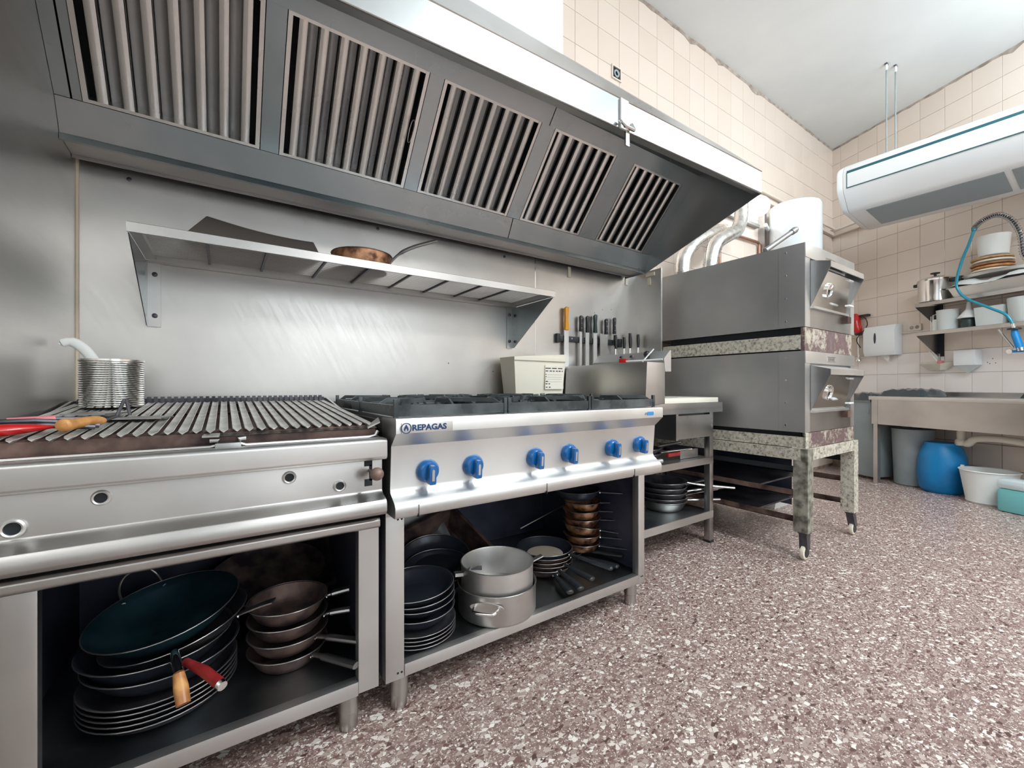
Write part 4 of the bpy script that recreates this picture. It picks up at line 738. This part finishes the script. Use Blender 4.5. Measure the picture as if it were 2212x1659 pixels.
# ================================================================== ovens on their stand
OX0, OX1, OYF, OYB = 2.75, 3.50, 1.06, 2.06
def oven(label, z0, z1, dz0, dz1, badge):
    t = Th('deck_oven', label, 'oven', (3.12, 1.55, z0))
    t.part('side_panel', MB().box(OX0, OX0 + .01, OYF + .14, OYB, z0, z1), 'oven'); t.part('corner_panel', MB().box(OX0 - .002, OX0 + .01, OYF, OYF + .139, z0, z1), 'oven')
    for f in (.08, .36, .64, .92): t.part('screw', MB().lathe([(.006, 0), (.005, -.003)], (OX0 - .002, OYF + .10, z0 + (z1 - z0) * f), 10, 'x'), 'polish')
    t.part('body', MB().box(OX0 + .01, OX1, OYF + .012, OYB, z0 + .002, z1 - .002), 'steel_dark')
    t.part('front_stile', MB().box(OX0, OX0 + .065, OYF, OYF + .012, z0, dz1 + .045), 'steel_light'); t.part('front_stile', MB().box(OX1 - .06, OX1, OYF, OYF + .012, z0, dz1 + .045), 'steel_light')
    t.part('header', MB().box(OX0, OX1, OYF - .004, OYF + .012, dz1 + .045, z1), 'steel_light', bev=.003); t.part('sill_panel', MB().box(OX0 + .065, OX1 - .06, OYF, OYF + .012, z0, dz0 - .01), 'steel')
    a, b_ = OX0 + .072, 3.345; p = .10
    d = t.part('door', MB().loft([(a, OYF - .003, dz0), (b_, OYF - .003, dz0), (b_, OYF - p * .62, dz1 - .03), (a, OYF - p * .62, dz1 - .03)], [(a, OYF + .006, dz0 + .002), (b_, OYF + .006, dz0 + .002), (b_, OYF - p * .62 + .006, dz1 - .02), (a, OYF - p * .62 + .006, dz1 - .02)]), 'polish')
    for x in (a, b_): t.part('cheek', MB().prism([(OYF, dz0 - .005), (OYF, dz1 + .035), (OYF - p, dz1 + .01), (OYF - p, dz1 - .02)], 'x', x - .003, x + .001), 'steel_dark', d)
    t.part('top_flange', MB().prism([(OYF, dz1 + .035), (OYF - p, dz1 + .01), (OYF - p, dz1 - .022), (OYF - p + .006, dz1 - .022), (OYF - p + .006, dz1 + .006), (OYF, dz1 + .030)], 'x', a, b_), 'steel_light', d)
    t.part('bottom_lip', MB().box(a - .005, b_ + .005, OYF - .02, OYF, dz0 - .014, dz0), 'steel_light', d)
    xc, zc = 2.98, (dz0 + dz1) / 2 - .01; yc = OYF - .032; tx_ = Matrix.Translation((xc, yc, zc)) @ Matrix.Rotation(math.radians(15), 4, 'X')
    t.part('porthole', MB().lathe([(.045, .006), (.045, -.012), (.036, -.014), (.030, -.004), (.030, .006)], (0, 0, 0), 28, 'y', cap=False, closed=True).xf(tx_), 'polish', d); t.part('glass', MB().lathe([(.031, 0), (.031, -.002)], (0, 0, 0), 20, 'y').xf(tx_), 'gap', d)
    for z in (dz0 + .03, dz1 - .045): t.part('latch', MB().box(3.20, 3.27, OYF - p * .5 - .02, OYF - p * .45, z, z + .010), 'white_plastic', d, bev=.002)
    t.part('hinge', MB().box(b_ - .05, b_ + .01, OYF - .03, OYF, dz0 - .06, dz0 - .02), 'rust', d)
    t.part('spine', MB().box(OX1, OX1 + .025, OYF + .02, OYF + .10, z0 + .02, z1 - .06), 'black')
    if badge:
        bg = t.part('badge', MB().box(3.03, 3.165, OYF - .008, OYF - .004, dz1 + .058, dz1 + .095), 'steel_light', bev=.002); mb = MB()
        t.part('badge_frame', MB().box(3.035, 3.16, OYF - .0095, OYF - .008, dz1 + .088, dz1 + .092).box(3.035, 3.16, OYF - .0095, OYF - .008, dz1 + .060, dz1 + .064), 'polish', bg)
        mb.box(3.050, 3.072, OYF - .0095, OYF - .008, dz1 + .067, dz1 + .084).box(3.077, 3.098, OYF - .0095, OYF - .008, dz1 + .067, dz1 + .085).box(3.103, 3.118, OYF - .0095, OYF - .008, dz1 + .068, dz1 + .084).box(3.123, 3.146, OYF - .0095, OYF - .008, dz1 + .067, dz1 + .085); t.part('worn_lettering', mb, 'steel_dark', bg)
    else:
        t.part('badge', MB().box(3.03, 3.17, OYF - .006, OYF - .004, dz1 + .065, dz1 + .085), 'steel', bev=.001)
    return t
oven('lower deck oven of the stack with a badge over its wedge door', .735, 1.206, .862, 1.090, True)
oven('upper deck oven of the stack with white latches on its wedge door', 1.345, 1.828, 1.468, 1.700, False)
t = Th('oven_spacer', 'worn maroon and cream metal frame between the two ovens', 'frame', (3.12, 1.55, 1.207)); t.part('side_band', MB().box(OX0, OX0 + .02, OYF + .02, OYB - .05, 1.215, 1.300), 'worn'); t.part('front_band', MB().box(OX0, OX1 - .04, OYF + .002, OYF + .022, 1.208, 1.342), 'worn_red')
t.part('inner_box', MB().box(OX0 + .03, OX1 - .05, OYF + .03, OYB - .1, 1.207, 1.344), 'gap')
t = Th('oven_stand', 'worn cream-painted wheeled stand with tray runners under the ovens', 'stand', (3.12, 1.55, 0))
t.part('recess', MB().box(OX0 + .03, OX1 - .03, OYF + .03, OYB - .03, .70, .734), 'gap'); t.part('upper_rail', MB().box(OX0, OX0 + .02, OYF + .002, OYB, .645, .708), 'worn'); t.part('upper_rail', MB().box(OX0 + .02, OX1, OYF, OYF + .02, .645, .732), 'worn_red', label='front rail with flaking maroon paint'); t.part('upper_rail', MB().box(OX1 - .02, OX1, OYF + .02, OYB, .645, .708), 'worn')
t.part('corner_post', MB().box(OX0 - .004, OX0 + .03, OYF - .006, OYF + .0, .64, .734), 'worn')
t.part('lower_rail', MB().box(OX0 - .015, OX0 + .01, OYF + .02, OYB, .575, .640), 'worn'); t.part('lower_rail', MB().box(OX0 + .04, OX1 + .03, OYF - .015, OYF + .01, .575, .640), 'worn')
for (x, y, front) in ((OX0 - .012, OYF - .018, 1), (OX1 - .055, OYF - .018, 1), (OX0 - .012, OYB - .04, 0), (OX1 - .055, OYB - .04, 0)):
    w_ = .075; l = t.part('leg', MB().prism([(x, y), (x + w_, y), (x + w_, y + .006), (x + .008, y + .006), (x + .008, y + w_), (x, y + w_)], 'z', .16, .642), 'legs_grey' if x < 3 else 'worn')
    sh_ = .035 if x > 3 else 0; cx0, cy0 = x + .036, y + .030
    t.part('castor_fork', MB().loft([(x + .004, y + .004, .165), (x + .07, y + .004, .165), (x + .07, y + .056, .165), (x + .004, y + .056, .165)], [(x + .006, y + .006, .15), (x + .066, y + .006, .15), (x + .066, y + .052, .15), (x + .006, y + .052, .15)]).loft([(x + .01, y + .01, .15), (x + .062, y + .01, .15), (x + .062, y + .05, .15), (x + .01, y + .05, .15)], [(x + .018 + sh_, y + .008, .060), (x + .056 + sh_, y + .008, .060), (x + .056 + sh_, y + .050, .060), (x + .018 + sh_, y + .050, .060)]), 'iron', l)
    wv = t.part('castor_wheel', MB().lathe([(.0, -.012), (.034, -.012), (.041, -.009), (.043, 0), (.041, .009), (.034, .012), (0, .012)], (cx0 + sh_, cy0, .043), 28, 'y'), 'cream_plastic', l)
    t.part('castor_hub', MB().lathe([(0, -.015), (.028, -.014), (.030, -.011), (.030, .011), (.028, .014), (0, .015)], (cx0 + sh_, cy0, .043), 24, 'y'), 'black', l)
t.part('back_panel', MB().box(OX0 + .03, OX1 - .03, OYB - .06, OYB - .055, .13, .70), 'dark_in'); t.part('side_shade_sheet', MB().box(OX1 - .042, OX1 - .038, 1.42, OYB - .06, .13, .70), 'dark_in')  # dark back and side sheets added to stand for shade under the ovens
for z in (.50, .36, .21):
    for x in (OX0 + .005, OX1 - .035): 
        t.part('tray_runner', MB().box(x, x + .03, OYF + .05, OYB - .05, z, z + .004).box(x, x + .004, OYF + .05, OYB - .05, z, z + .035), 'rust' if z < .45 else 'gap')
for z in (.37, .22): single('oven_tray', 'black oven tray sliding in the %s runners of the oven stand' % ('upper' if z > .3 else 'lower'), 'tray', MB().box(OX0 + .03, OX1 - .045, 1.35, 1.95, z - .004, z + .008), 'iron', (3.1, 1.6, z - .004), group='black trays in the oven stand', bev=.003)
t = Th('plastic_crate', 'white plastic tray lying on the runners inside the oven stand', 'tray', (3.55, 1.75, .20)); t.part('tray', tray_local(.34, .26, .12).xf(Matrix.Translation((3.85, 1.75, .0))), 'white_matt')
# ================================================================== end wall: shelves
def wshelf(label, z, s0, s1, dep, zb):
    t = Th('wall_shelf', label, 'shelf', (-(s0 + s1) / 2, .15, z), frame='E'); t.part('deck', MB().box(-s1, -s0, .008, dep, z - .003, z), 'steel_light'); t.part('front_lip', MB().box(-s1, -s0, dep - .004, dep, z - .035, z), 'steel')
    for s in (s0 + .002, s1 - .35):
        t.part('bracket', MB().prism([(.009, z - .003), (dep - .006, z - .035), (dep - .006, z - .04), (.009, zb)], 'x', -s - .003, -s), 'steel_dark')
        t.part('flange', MB().box(-s - .05, -s, .008, .012, zb, z - .003), 'gap')
    return t
wshelf('upper stainless shelf on the end wall holding the pressure cooker', 1.82, 1.11, 2.45, .30, 1.60)
wshelf('lower stainless shelf on the end wall holding the plastic jugs', 1.535, 1.12, 2.45, .30, 1.30)
def EL(name, label, cat, s, n, z, group=None, rz=0, tilt=0):
    p = EW(s, n, z); return Th(name, label, cat, p, group, 'L', (tilt, 0, TH + rz))
t = EL('pressure_cooker', 'shiny pressure cooker with black knob and handles on the upper shelf', 'pressure cooker', 1.195, .165, 1.821)
t.part('pot', MB().lathe([(0, 0), (.110, 0), (.125, .008), (.128, .03), (.128, .205), (.131, .210), (.126, .210), (.122, .02), (0, .008)], (0, 0, 0), 40), 'polish')
l = t.part('lid', MB().lathe([(.133, .208), (.133, .222), (.115, .236), (.08, .248), (.0, .256)], (0, 0, 0), 40), 'polish'); t.part('knob', MB().lathe([(.010, .255), (.010, .278), (.034, .284), (.036, .294), (.0, .298)], (0, 0, 0), 20), 'black', l)
t.part('clamp_bar', MB().tube([(-.125, 0, .215), (-.07, 0, .250), (0, 0, .258), (.07, 0, .250), (.125, 0, .215)], .006, 8), 'polish', l)
t.part('handle', MB().box(.128, .178, -.018, .018, .185, .215), 'black', bev=.005); t.part('handle', MB().box(-.215, -.128, -.020, .020, .175, .215), 'black', bev=.006)
t = EL('wrapped_tray', 'wide metal tray wrapped in crumpled cling film on the upper shelf', 'tray', 1.66, .165, 1.821)
t.part('tray', tray_local(.56, .27, .085), 'steel_light'); rng = random.Random(5); mb = MB(); nx, ny = 14, 8; V = []
for j in range(ny + 1):
    for i in range(nx + 1):
        u, v = i / nx, j / ny; e = min(u, 1 - u, v, 1 - v); V.append(((u - .5) * .57, (v - .5) * .28, .092 + (.05 * min(1, e * 5)) + rng.uniform(-.008, .008) + .02 * math.sin(u * 9)))
mb.add(V, [(j * (nx + 1) + i, j * (nx + 1) + i + 1, (j + 1) * (nx + 1) + i + 1, (j + 1) * (nx + 1) + i) for j in range(ny) for i in range(nx)]); t.part('cling_film', mb, 'white_matt')
t = EL('serving_tray', 'shallow oval steel tray lying on the wrapped tray', 'tray', 1.66, .165, 1.988); t.part('tray', MB().lathe([(0, 0), (.22, 0), (.25, .022), (.246, .024), (.218, .004), (0, .004)], (0, 0, 0), 36).xf(Matrix.Scale(.52, 4, (0, 1, 0))), 'steel_light')
cols = ['cream_plastic', 'wood_orange', 'wood_dark', 'cream_plastic', 'wood']
for k in range(5):
    t = EL('serving_plate', 'round %s board, %s of five stacked on the upper shelf' % (['cream', 'orange wooden', 'dark wooden', 'cream', 'brown wooden'][k], ORD[4 - k]), 'plate', 1.615 + .008 * (k % 2), .165, 2.013 + .026 * k, 'round boards stacked on the upper shelf'); r = .128 + .003 * (k % 3)
    t.part('board', MB().lathe([(0, 0), (r * .92, 0), (r, .006), (r, .014), (r * .95, .020), (r * .90, .016), (0, .014)], (0, 0, 0), 36), cols[k])
t = EL('plastic_bowl', 'white plastic bucket on top of the stacked round boards', 'bucket', 1.625, .165, 2.142); t.part('bucket', MB().lathe([(0, 0), (.075, 0), (.092, .012), (.105, .18), (.108, .186), (.102, .186), (.088, .014), (0, .008)], (0, 0, 0), 32), 'white_matt')
t = EL('measuring_jug', 'cloudy plastic measuring jug with a handle on the lower shelf', 'jug', 1.30, .17, 1.536); t.part('jug', MB().lathe([(0, 0), (.070, 0), (.074, .01), (.082, .19), (.085, .195), (.079, .195), (.070, .012), (0, .006)], (0, 0, 0), 28), 'clear'); t.part('handle', MB().tube([(.078, 0, .17), (.118, 0, .165), (.122, 0, .06), (.078, 0, .04)], .006, 8), 'white_matt')
t = EL('napkin_box', 'small white wire-held box left of the measuring jug', 'box', 1.225, .14, 1.536); t.part('box', MB().box(-.04, .04, -.05, .05, 0, .12), 'white_matt', bev=.004); t.part('wire', MB().tube([(.046, .055, 0), (.046, .055, .15), (.046, -.055, .15), (.046, -.055, 0)], .003, 6), 'white_matt')
t = EL('funnel', 'white plastic funnel upside down on a dark jar on the lower shelf', 'funnel', 1.455, .17, 1.630); t.part('cone', MB().lathe([(.075, 0), (.077, .006), (.018, .085), (.012, .15), (.009, .15), (.014, .085), (.072, .004)], (0, 0, 0), 28, cap=False, closed=True), 'white_matt')
t = EL('jar', 'dark jar under the upturned funnel on the lower shelf', 'jar', 1.455, .17, 1.536); t.part('jar', MB().lathe([(0, 0), (.048, 0), (.05, .01), (.05, .07), (.045, .085), (.045, .092), (0, .092)], (0, 0, 0), 24), 'green_black')
t = EL('food_container', 'clear square plastic container on the lower shelf right of the funnel', 'container', 1.63, .17, 1.536); t.part('tub', MB().rings([[(-.09, -.06, 0), (.09, -.06, 0), (.09, .06, 0), (-.09, .06, 0)], [(-.10, -.07, .17), (.10, -.07, .17), (.10, .07, .17), (-.10, .07, .17)], [(-.095, -.065, .17), (.095, -.065, .17), (.095, .065, .17), (-.095, .065, .17)], [(-.086, -.056, .006), (.086, -.056, .006), (.086, .056, .006), (-.086, .056, .006)]]), 'clear', bev=.004)
t = EL('plastic_bowl', 'tall cloudy plastic tub at the right of the lower shelf', 'tub', 1.84, .17, 1.536); t.part('tub', MB().lathe([(0, 0), (.085, 0), (.10, .02), (.115, .21), (.11, .21), (.09, .02), (0, .01)], (0, 0, 0), 28), 'clear')
for k in range(3):
    t = EL('plate', 'white stacked bowl, %s of the three at the right edge of the lower shelf' % ('bottom', 'middle', 'top')[k], 'bowl', 2.02, .17, 1.70 + .02 * k, 'white bowls at the right edge'); t.part('bowl', MB().lathe([(0, 0), (.04, 0), (.075, .03), (.073, .032), (.038, .004), (0, .004)], (0, 0, 0), 24), 'white_matt')
t = EL('storage_box', 'white box carrying the bowls at the right edge of the lower shelf', 'box', 2.03, .17, 1.536); t.part('box', MB().box(-.06, .06, -.08, .08, 0, .162), 'white_matt', bev=.005)
# things fixed on the end wall
t = Th('paper_dispenser', 'white paper towel dispenser on the end wall with a hanging towel', 'dispenser', (-.60, .06, 1.34), frame='E')
t.part('case', MB().prism([(.008, 1.345), (.008, 1.68), (.10, 1.675), (.12, 1.60), (.12, 1.40), (.10, 1.345)], 'x', -.80, -.47), 'white_plastic', bev=.008)
t.part('sight_slot', MB().prism([(-.60 + .012 * math.cos(a), 1.54 + .06 * math.sin(a)) for a in [2 * PI * k / 20 for k in range(20)]], 'y', .118, .122), 'ink'); t.part('towel', MB().prism([(-.71, 1.346), (-.62, 1.346), (-.70, 1.27)], 'y', .06, .0612), 'paper')
t = Th('wall_socket', 'cream double wall socket below the upper shelf', 'socket', (-.925, .01, 1.60), frame='E'); t.part('plate', MB().box(-.985, -.865, .007, .028, 1.585, 1.655), 'trunk', bev=.006)
for s in (.90, .95): t.part('outlet', MB().lathe([(.019, 0), (.017, .003)], (-s, .028, 1.622), 16, 'y'), 'coving')
t.part('cable_duct', MB().box(-1.10, -.74, .007, .024, 1.570, 1.583), 'trunk')
t = Th('soap_dispenser', 'white soap dispenser with a pointed green tip on the end wall', 'dispenser', (-1.38, .05, 1.17), frame='E'); t.part('case', MB().box(-1.462, -1.298, .007, .10, 1.20, 1.345), 'white_plastic', bev=.006); t.part('nozzle', MB().loft([(-1.455, .01, 1.20), (-1.305, .01, 1.20), (-1.305, .095, 1.20), (-1.455, .095, 1.20)], [(-1.385, .04, 1.13), (-1.375, .04, 1.13), (-1.375, .055, 1.13), (-1.385, .055, 1.13)]), 'clear')
t = Th('sponge_dish', 'cream boat-shaped dish with sponge on the end wall', 'dish', (-1.13, .08, 1.17), frame='E')
t.part('dish', MB().rings([[(-1.20, .02, 1.165), (-1.06, .02, 1.165), (-1.08, .08, 1.165), (-1.18, .08, 1.165)], [(-1.29, .01, 1.25), (-.98, .01, 1.25), (-1.04, .14, 1.225), (-1.22, .14, 1.225)], [(-1.28, .015, 1.25), (-.99, .015, 1.25), (-1.045, .133, 1.225), (-1.215, .133, 1.225)], [(-1.195, .025, 1.172), (-1.065, .025, 1.172), (-1.085, .075, 1.172), (-1.175, .075, 1.172)]]), 'cream_plastic')
t.part('hook', MB().box(-1.14, -1.12, .008, .012, 1.25, 1.33), 'steel_dark')
single('scouring_pad', 'dark green scouring pad in the cream dish', 'sponge', MB().box(-1.19, -1.07, .03, .08, 1.173, 1.222), 'green_black', (-1.13, .05, 1.173), frame='E', bev=.008)
t = Th('dish_brush', 'brush with a white handle and red head standing in the cream dish', 'brush', (-1.17, .07, 1.2), frame='E'); t.part('handle', MB().tube([(-1.175, .09, 1.225), (-1.08, .06, 1.36)], .005, 8), 'white_matt'); t.part('head', MB().box(-1.205, -1.165, .06, .10, 1.215, 1.255), 'pink', bev=.006)
t = Th('hand_blender', 'red hand blender hanging on the end wall beside the ovens', 'blender', (-.38, .06, 1.32), frame='E'); t.part('hook', MB().box(-.47, -.33, .007, .05, 1.815, 1.84), 'black')
t.part('motor', MB().tube(catmull([(-.335, .065, 1.855), (-.35, .07, 1.80), (-.36, .075, 1.72), (-.375, .07, 1.66), (-.375, .06, 1.625)], 4), [.02, .03, .036, .040, .042, .046, .048, .048, .047, .047, .046, .045, .043, .04, .036, .03, .026], 16), 'red'); t.part('collar', MB().lathe([(.028, 1.60), (.038, 1.62), (.036, 1.64)], (-.375, .06, 0), 16), 'iron')
t.part('shaft', MB().tube([(-.375, .06, 1.62), (-.375, .06, 1.33)], .013, 12), 'polish'); t.part('blade_guard', MB().lathe([(.013, 1.345), (.030, 1.325), (.034, 1.30), (.030, 1.30), (.012, 1.33)], (-.375, .06, 0), 16, cap=False, closed=True), 'polish'); t.part('cord', MB().tube(catmull([(-.36, .06, 1.83), (-.45, .07, 1.80), (-.49, .08, 1.72), (-.46, .08, 1.66), (-.40, .12, 1.55), (-.43, .10, 1.45)], 6), .005, 8), 'black')
for s, z in ((1.535, 1.255), (1.50, 1.222), (1.555, 1.215), (1.515, 1.21)): struct('drill_hole', MB().lathe([(.005, .0), (.005, .0003)], EW(s, .0072, z), 8, 'x').xf(Matrix.Identity(4)), 'gap', parent=we)
# ================================================================== sink
SN = .50
t = Th('sink_table', 'stainless sink table along the end wall', 'sink', (-1.5, .25, 0), frame='E')
t.part('top_rim', MB().box(-3.0, -.82, SN - .05, SN, .862, .900), 'steel_light', bev=.004); t.part('top_rim', MB().box(-3.0, -.82, .012, .09, .862, .900), 'steel_light'); t.part('top_rim', MB().box(-1.30, -.82, .09, SN - .05, .862, .897), 'steel')
t.part('basin', MB().rings([[(-2.9, .10, .895), (-1.30, .10, .895), (-1.30, SN - .05, .895), (-2.9, SN - .05, .895)], [(-2.85, .13, .66), (-1.35, .13, .66), (-1.35, SN - .08, .66), (-2.85, SN - .08, .66)]]), 'steel_dark')
t.part('upstand', MB().box(-3.0, -.82, .008, .014, .862, .945), 'steel_dark'); t.part('apron', MB().box(-3.0, -.845, SN - .015, SN - .008, .612, .862), 'steel'); t.part('apron', MB().box(-.860, -.845, .02, SN - .015, .612, .862), 'steel')
for s, n in ((.885, .475), (2.16, .475), (.885, .05)): t.part('leg', MB().box(-s - .02, -s + .02, n - .02, n + .02, 0, .862), 'steel_dark' if s > 1 else 'steel')
t.part('drain_trap', MB().tube(catmull([(-1.45, .25, .66), (-1.45, .25, .52), (-1.50, .26, .48), (-1.56, .27, .53), (-1.70, .28, .55), (-1.90, .30, .54), (-2.0, .30, .50), (-2.05, .28, .45)], 6), .030, 14), 'cream_plastic', label='white plastic waste pipe'); t.part('drain_trap', MB().lathe([(.042, 0), (.045, .01), (.045, .04), (.03, .06)], (-1.45, .25, .46), 16), 'cream_plastic')
t = Th('sink_drainer', 'dark corner of an upright rack at the right edge above the sink', 'rack', (-1.93, .25, .9), frame='E'); t.part('panel', MB().prism([(-1.93, .902), (-1.83, .902), (-1.93, 1.06)], 'y', .22, .24), 'green_black')
# spray tap
t = Th('spray_tap', 'pre-rinse spray tap with spring arch, teal hose and blue spray gun', 'tap', (-1.98, .42, .9), frame='E')
t.part('column', MB().tube([(-2.0, .40, .90), (-2.0, .40, 1.95)], .016, 12), 'steel_dark')
arch = catmull([(-2.0, .40, 1.95), (-1.945, .42, 2.05), (-1.925, .42, 2.22), (-1.869, .42, 2.36), (-1.784, .42, 2.43), (-1.69, .42, 2.415), (-1.640, .42, 2.375)], 30); cl_ = len(arch); sp = []
for i, p in enumerate(arch):
    tt = (arch[min(i + 1, cl_ - 1)] - arch[max(i - 1, 0)]).normalized(); u = Vector((0, 1, 0)); v = tt.cross(u).normalized()
    for q in range(4):
        a = (i * 4 + q) / 4 * 2 * PI / 4.2; sp.append(p + tt * .0 + (u * math.cos(a) + v * math.sin(a)) * .020)
t.part('spring', MB().tube(sp, .0023, 5), 'steel_dark'); t.part('inner_hose', MB().tube(arch, .009, 8), 'black')
t.part('hose', MB().tube(catmull([(-1.640, .42, 2.375), (-1.635, .42, 2.35), (-1.60, .42, 2.24), (-1.555, .42, 2.12), (-1.518, .42, 1.96), (-1.524, .42, 1.867), (-1.588, .42, 1.771), (-1.741, .42, 1.662), (-1.841, .42, 1.587), (-1.882, .42, 1.505)], 8), .0105, 12), 'hose'); t.part('hose_nut', MB().lathe([(.018, 0), (.018, .03)], (-1.638, .42, 2.35), 12), 'hose')
g_ = t.part('spray_gun', MB().tube([(-1.89, .42, 1.46), (-1.895, .42, 1.42), (-1.915, .42, 1.34), (-1.925, .42, 1.30)], [.018, .024, .024, .022], 14), 'gun'); t.part('connector', MB().tube([(-1.882, .42, 1.51), (-1.89, .42, 1.455)], .012, 10), 'polish', g_)
t.part('guard', MB().lathe([(.04, 0), (.04, .012)], (-1.89, .42, 1.46), 16), 'black', g_); t.part('lever', MB().tube([(-1.80, .43, 1.47), (-1.85, .43, 1.38), (-1.89, .43, 1.31)], .008, 8), 'steel', g_); t.part('nozzle', MB().tube([(-1.925, .42, 1.31), (-1.93, .42, 1.285)], [.024, .020], 12), 'polish', g_)
t.part('swivel_arm', MB().tube([(-1.865, .42, 1.285), (-1.95, .42, 1.285)], .010, 10), 'gun', g_); t.part('swivel_cap', MB().lathe([(.018, -.012), (.018, .012)], (-1.865, .42, 1.285), 16, 'y'), 'polish', g_)
# ================================================================== under and beside the sink
t = Th('wheelie_bin', 'grey wheeled bin standing left of the sink table', 'bin', (-.66, .25, 0), frame='E')
t.part('bin_body', MB().loft([(-.80, .10, .03), (-.58, .10, .03), (-.58, .38, .03), (-.80, .38, .03)], [(-.82, .02, .84), (-.53, .02, .84), (-.53, .46, .84), (-.82, .46, .84)]), 'bin', bev=.012); t.part('rim', MB().box(-.815, -.525, .015, .47, .835, .86), 'bin', bev=.005)
for s in (.60, .78): t.part('rib', MB().box(-s - .01, -s + .01, .43, .455, .72, .84), 'bin')
t.part('wheel', MB().lathe([(.0, -.03), (.08, -.03), (.095, -.02), (.095, .02), (.08, .03), (0, .03)], (-.505, .22, .097), 24, 'x'), 'rubber')
rng = random.Random(12)
def bag(label, s0, s1, n0, n1, z, h):
    mb = MB(); nx, ny = 16, 8; V = []; 
    for j in range(ny + 1):
        for i in range(nx + 1):
            u, v = i / nx, j / ny; e = min(u, 1 - u, v, 1 - v); V.append((-(s0 + (s1 - s0) * u), n0 + (n1 - n0) * v, z + h * min(1, (e * 6)) ** .5 + (rng.uniform(-.012, .012) if e > 0 else 0)))
    k = len(V); V += [(a, b_, z) for a, b_, c in V]; F = [(j * (nx + 1) + i, j * (nx + 1) + i + 1, (j + 1) * (nx + 1) + i + 1, (j + 1) * (nx + 1) + i) for j in range(ny) for i in range(nx)]
    F += [tuple(q + k for q in f[::-1]) for f in F]; return single('bin_bag', label, 'bag', mb.add(V, F), 'bag', (-(s0 + s1) / 2, (n0 + n1) / 2, z), frame='E')
bag('black plastic bag lining the top of the grey wheeled bin', .50, .87, .02, .49, .860, .07); bag('folded black plastic bag lying on the left end of the sink table', .88, 1.28, .10, .46, .900, .075)
t = Th('waste_bin', 'round grey bin standing under the left of the sink table', 'bin', (-1.03, .20, 0), frame='E'); t.part('bin_body', MB().lathe([(0, 0), (.135, 0), (.145, .01), (.165, .56), (.172, .57), (.165, .572), (.158, .56), (.138, .015), (0, .01)], (-1.02, .19, 0), 36), 'bin')
t = Th('blue_barrel', 'bright blue plastic barrel under the sink table', 'barrel', (-1.36, .27, 0), frame='E'); t.part('drum', MB().lathe([(0, 0), (.13, 0), (.158, .03), (.172, .12), (.175, .22), (.165, .34), (.14, .42), (.125, .44), (.125, .47), (.0, .475)], (-1.31, .26, 0), 40), 'blue_barrel')
t = Th('plastic_tub', 'pale grey tapered tub standing between barrel and detergent canister', 'tub', (-1.68, .36, 0), frame='E'); t.part('tub', MB().lathe([(0, 0), (.135, 0), (.142, .012), (.140, .02), (.178, .27), (.186, .275), (.184, .282), (.172, .278), (.130, .015), (0, .01)], (-1.685, .33, 0), 40), 'white_matt'); t.part('lug', MB().box(-1.512, -1.495, .32, .34, .27, .295), 'white_matt')
t = Th('detergent_canister', 'square canister half full of turquoise detergent at the right edge', 'canister', (-1.98, .42, 0), frame='E'); t.part('liquid', MB().box(-2.10, -1.86, .38, .57, .0, .19), 'liquid', bev=.03); t.part('shell', MB().box(-2.103, -1.857, .377, .573, .185, .258), 'jug', bev=.03); t.part('cap', MB().lathe([(.025, 0), (.025, .02), (.0, .022)], (-2.02, .48, .256), 16), 'white_plastic')
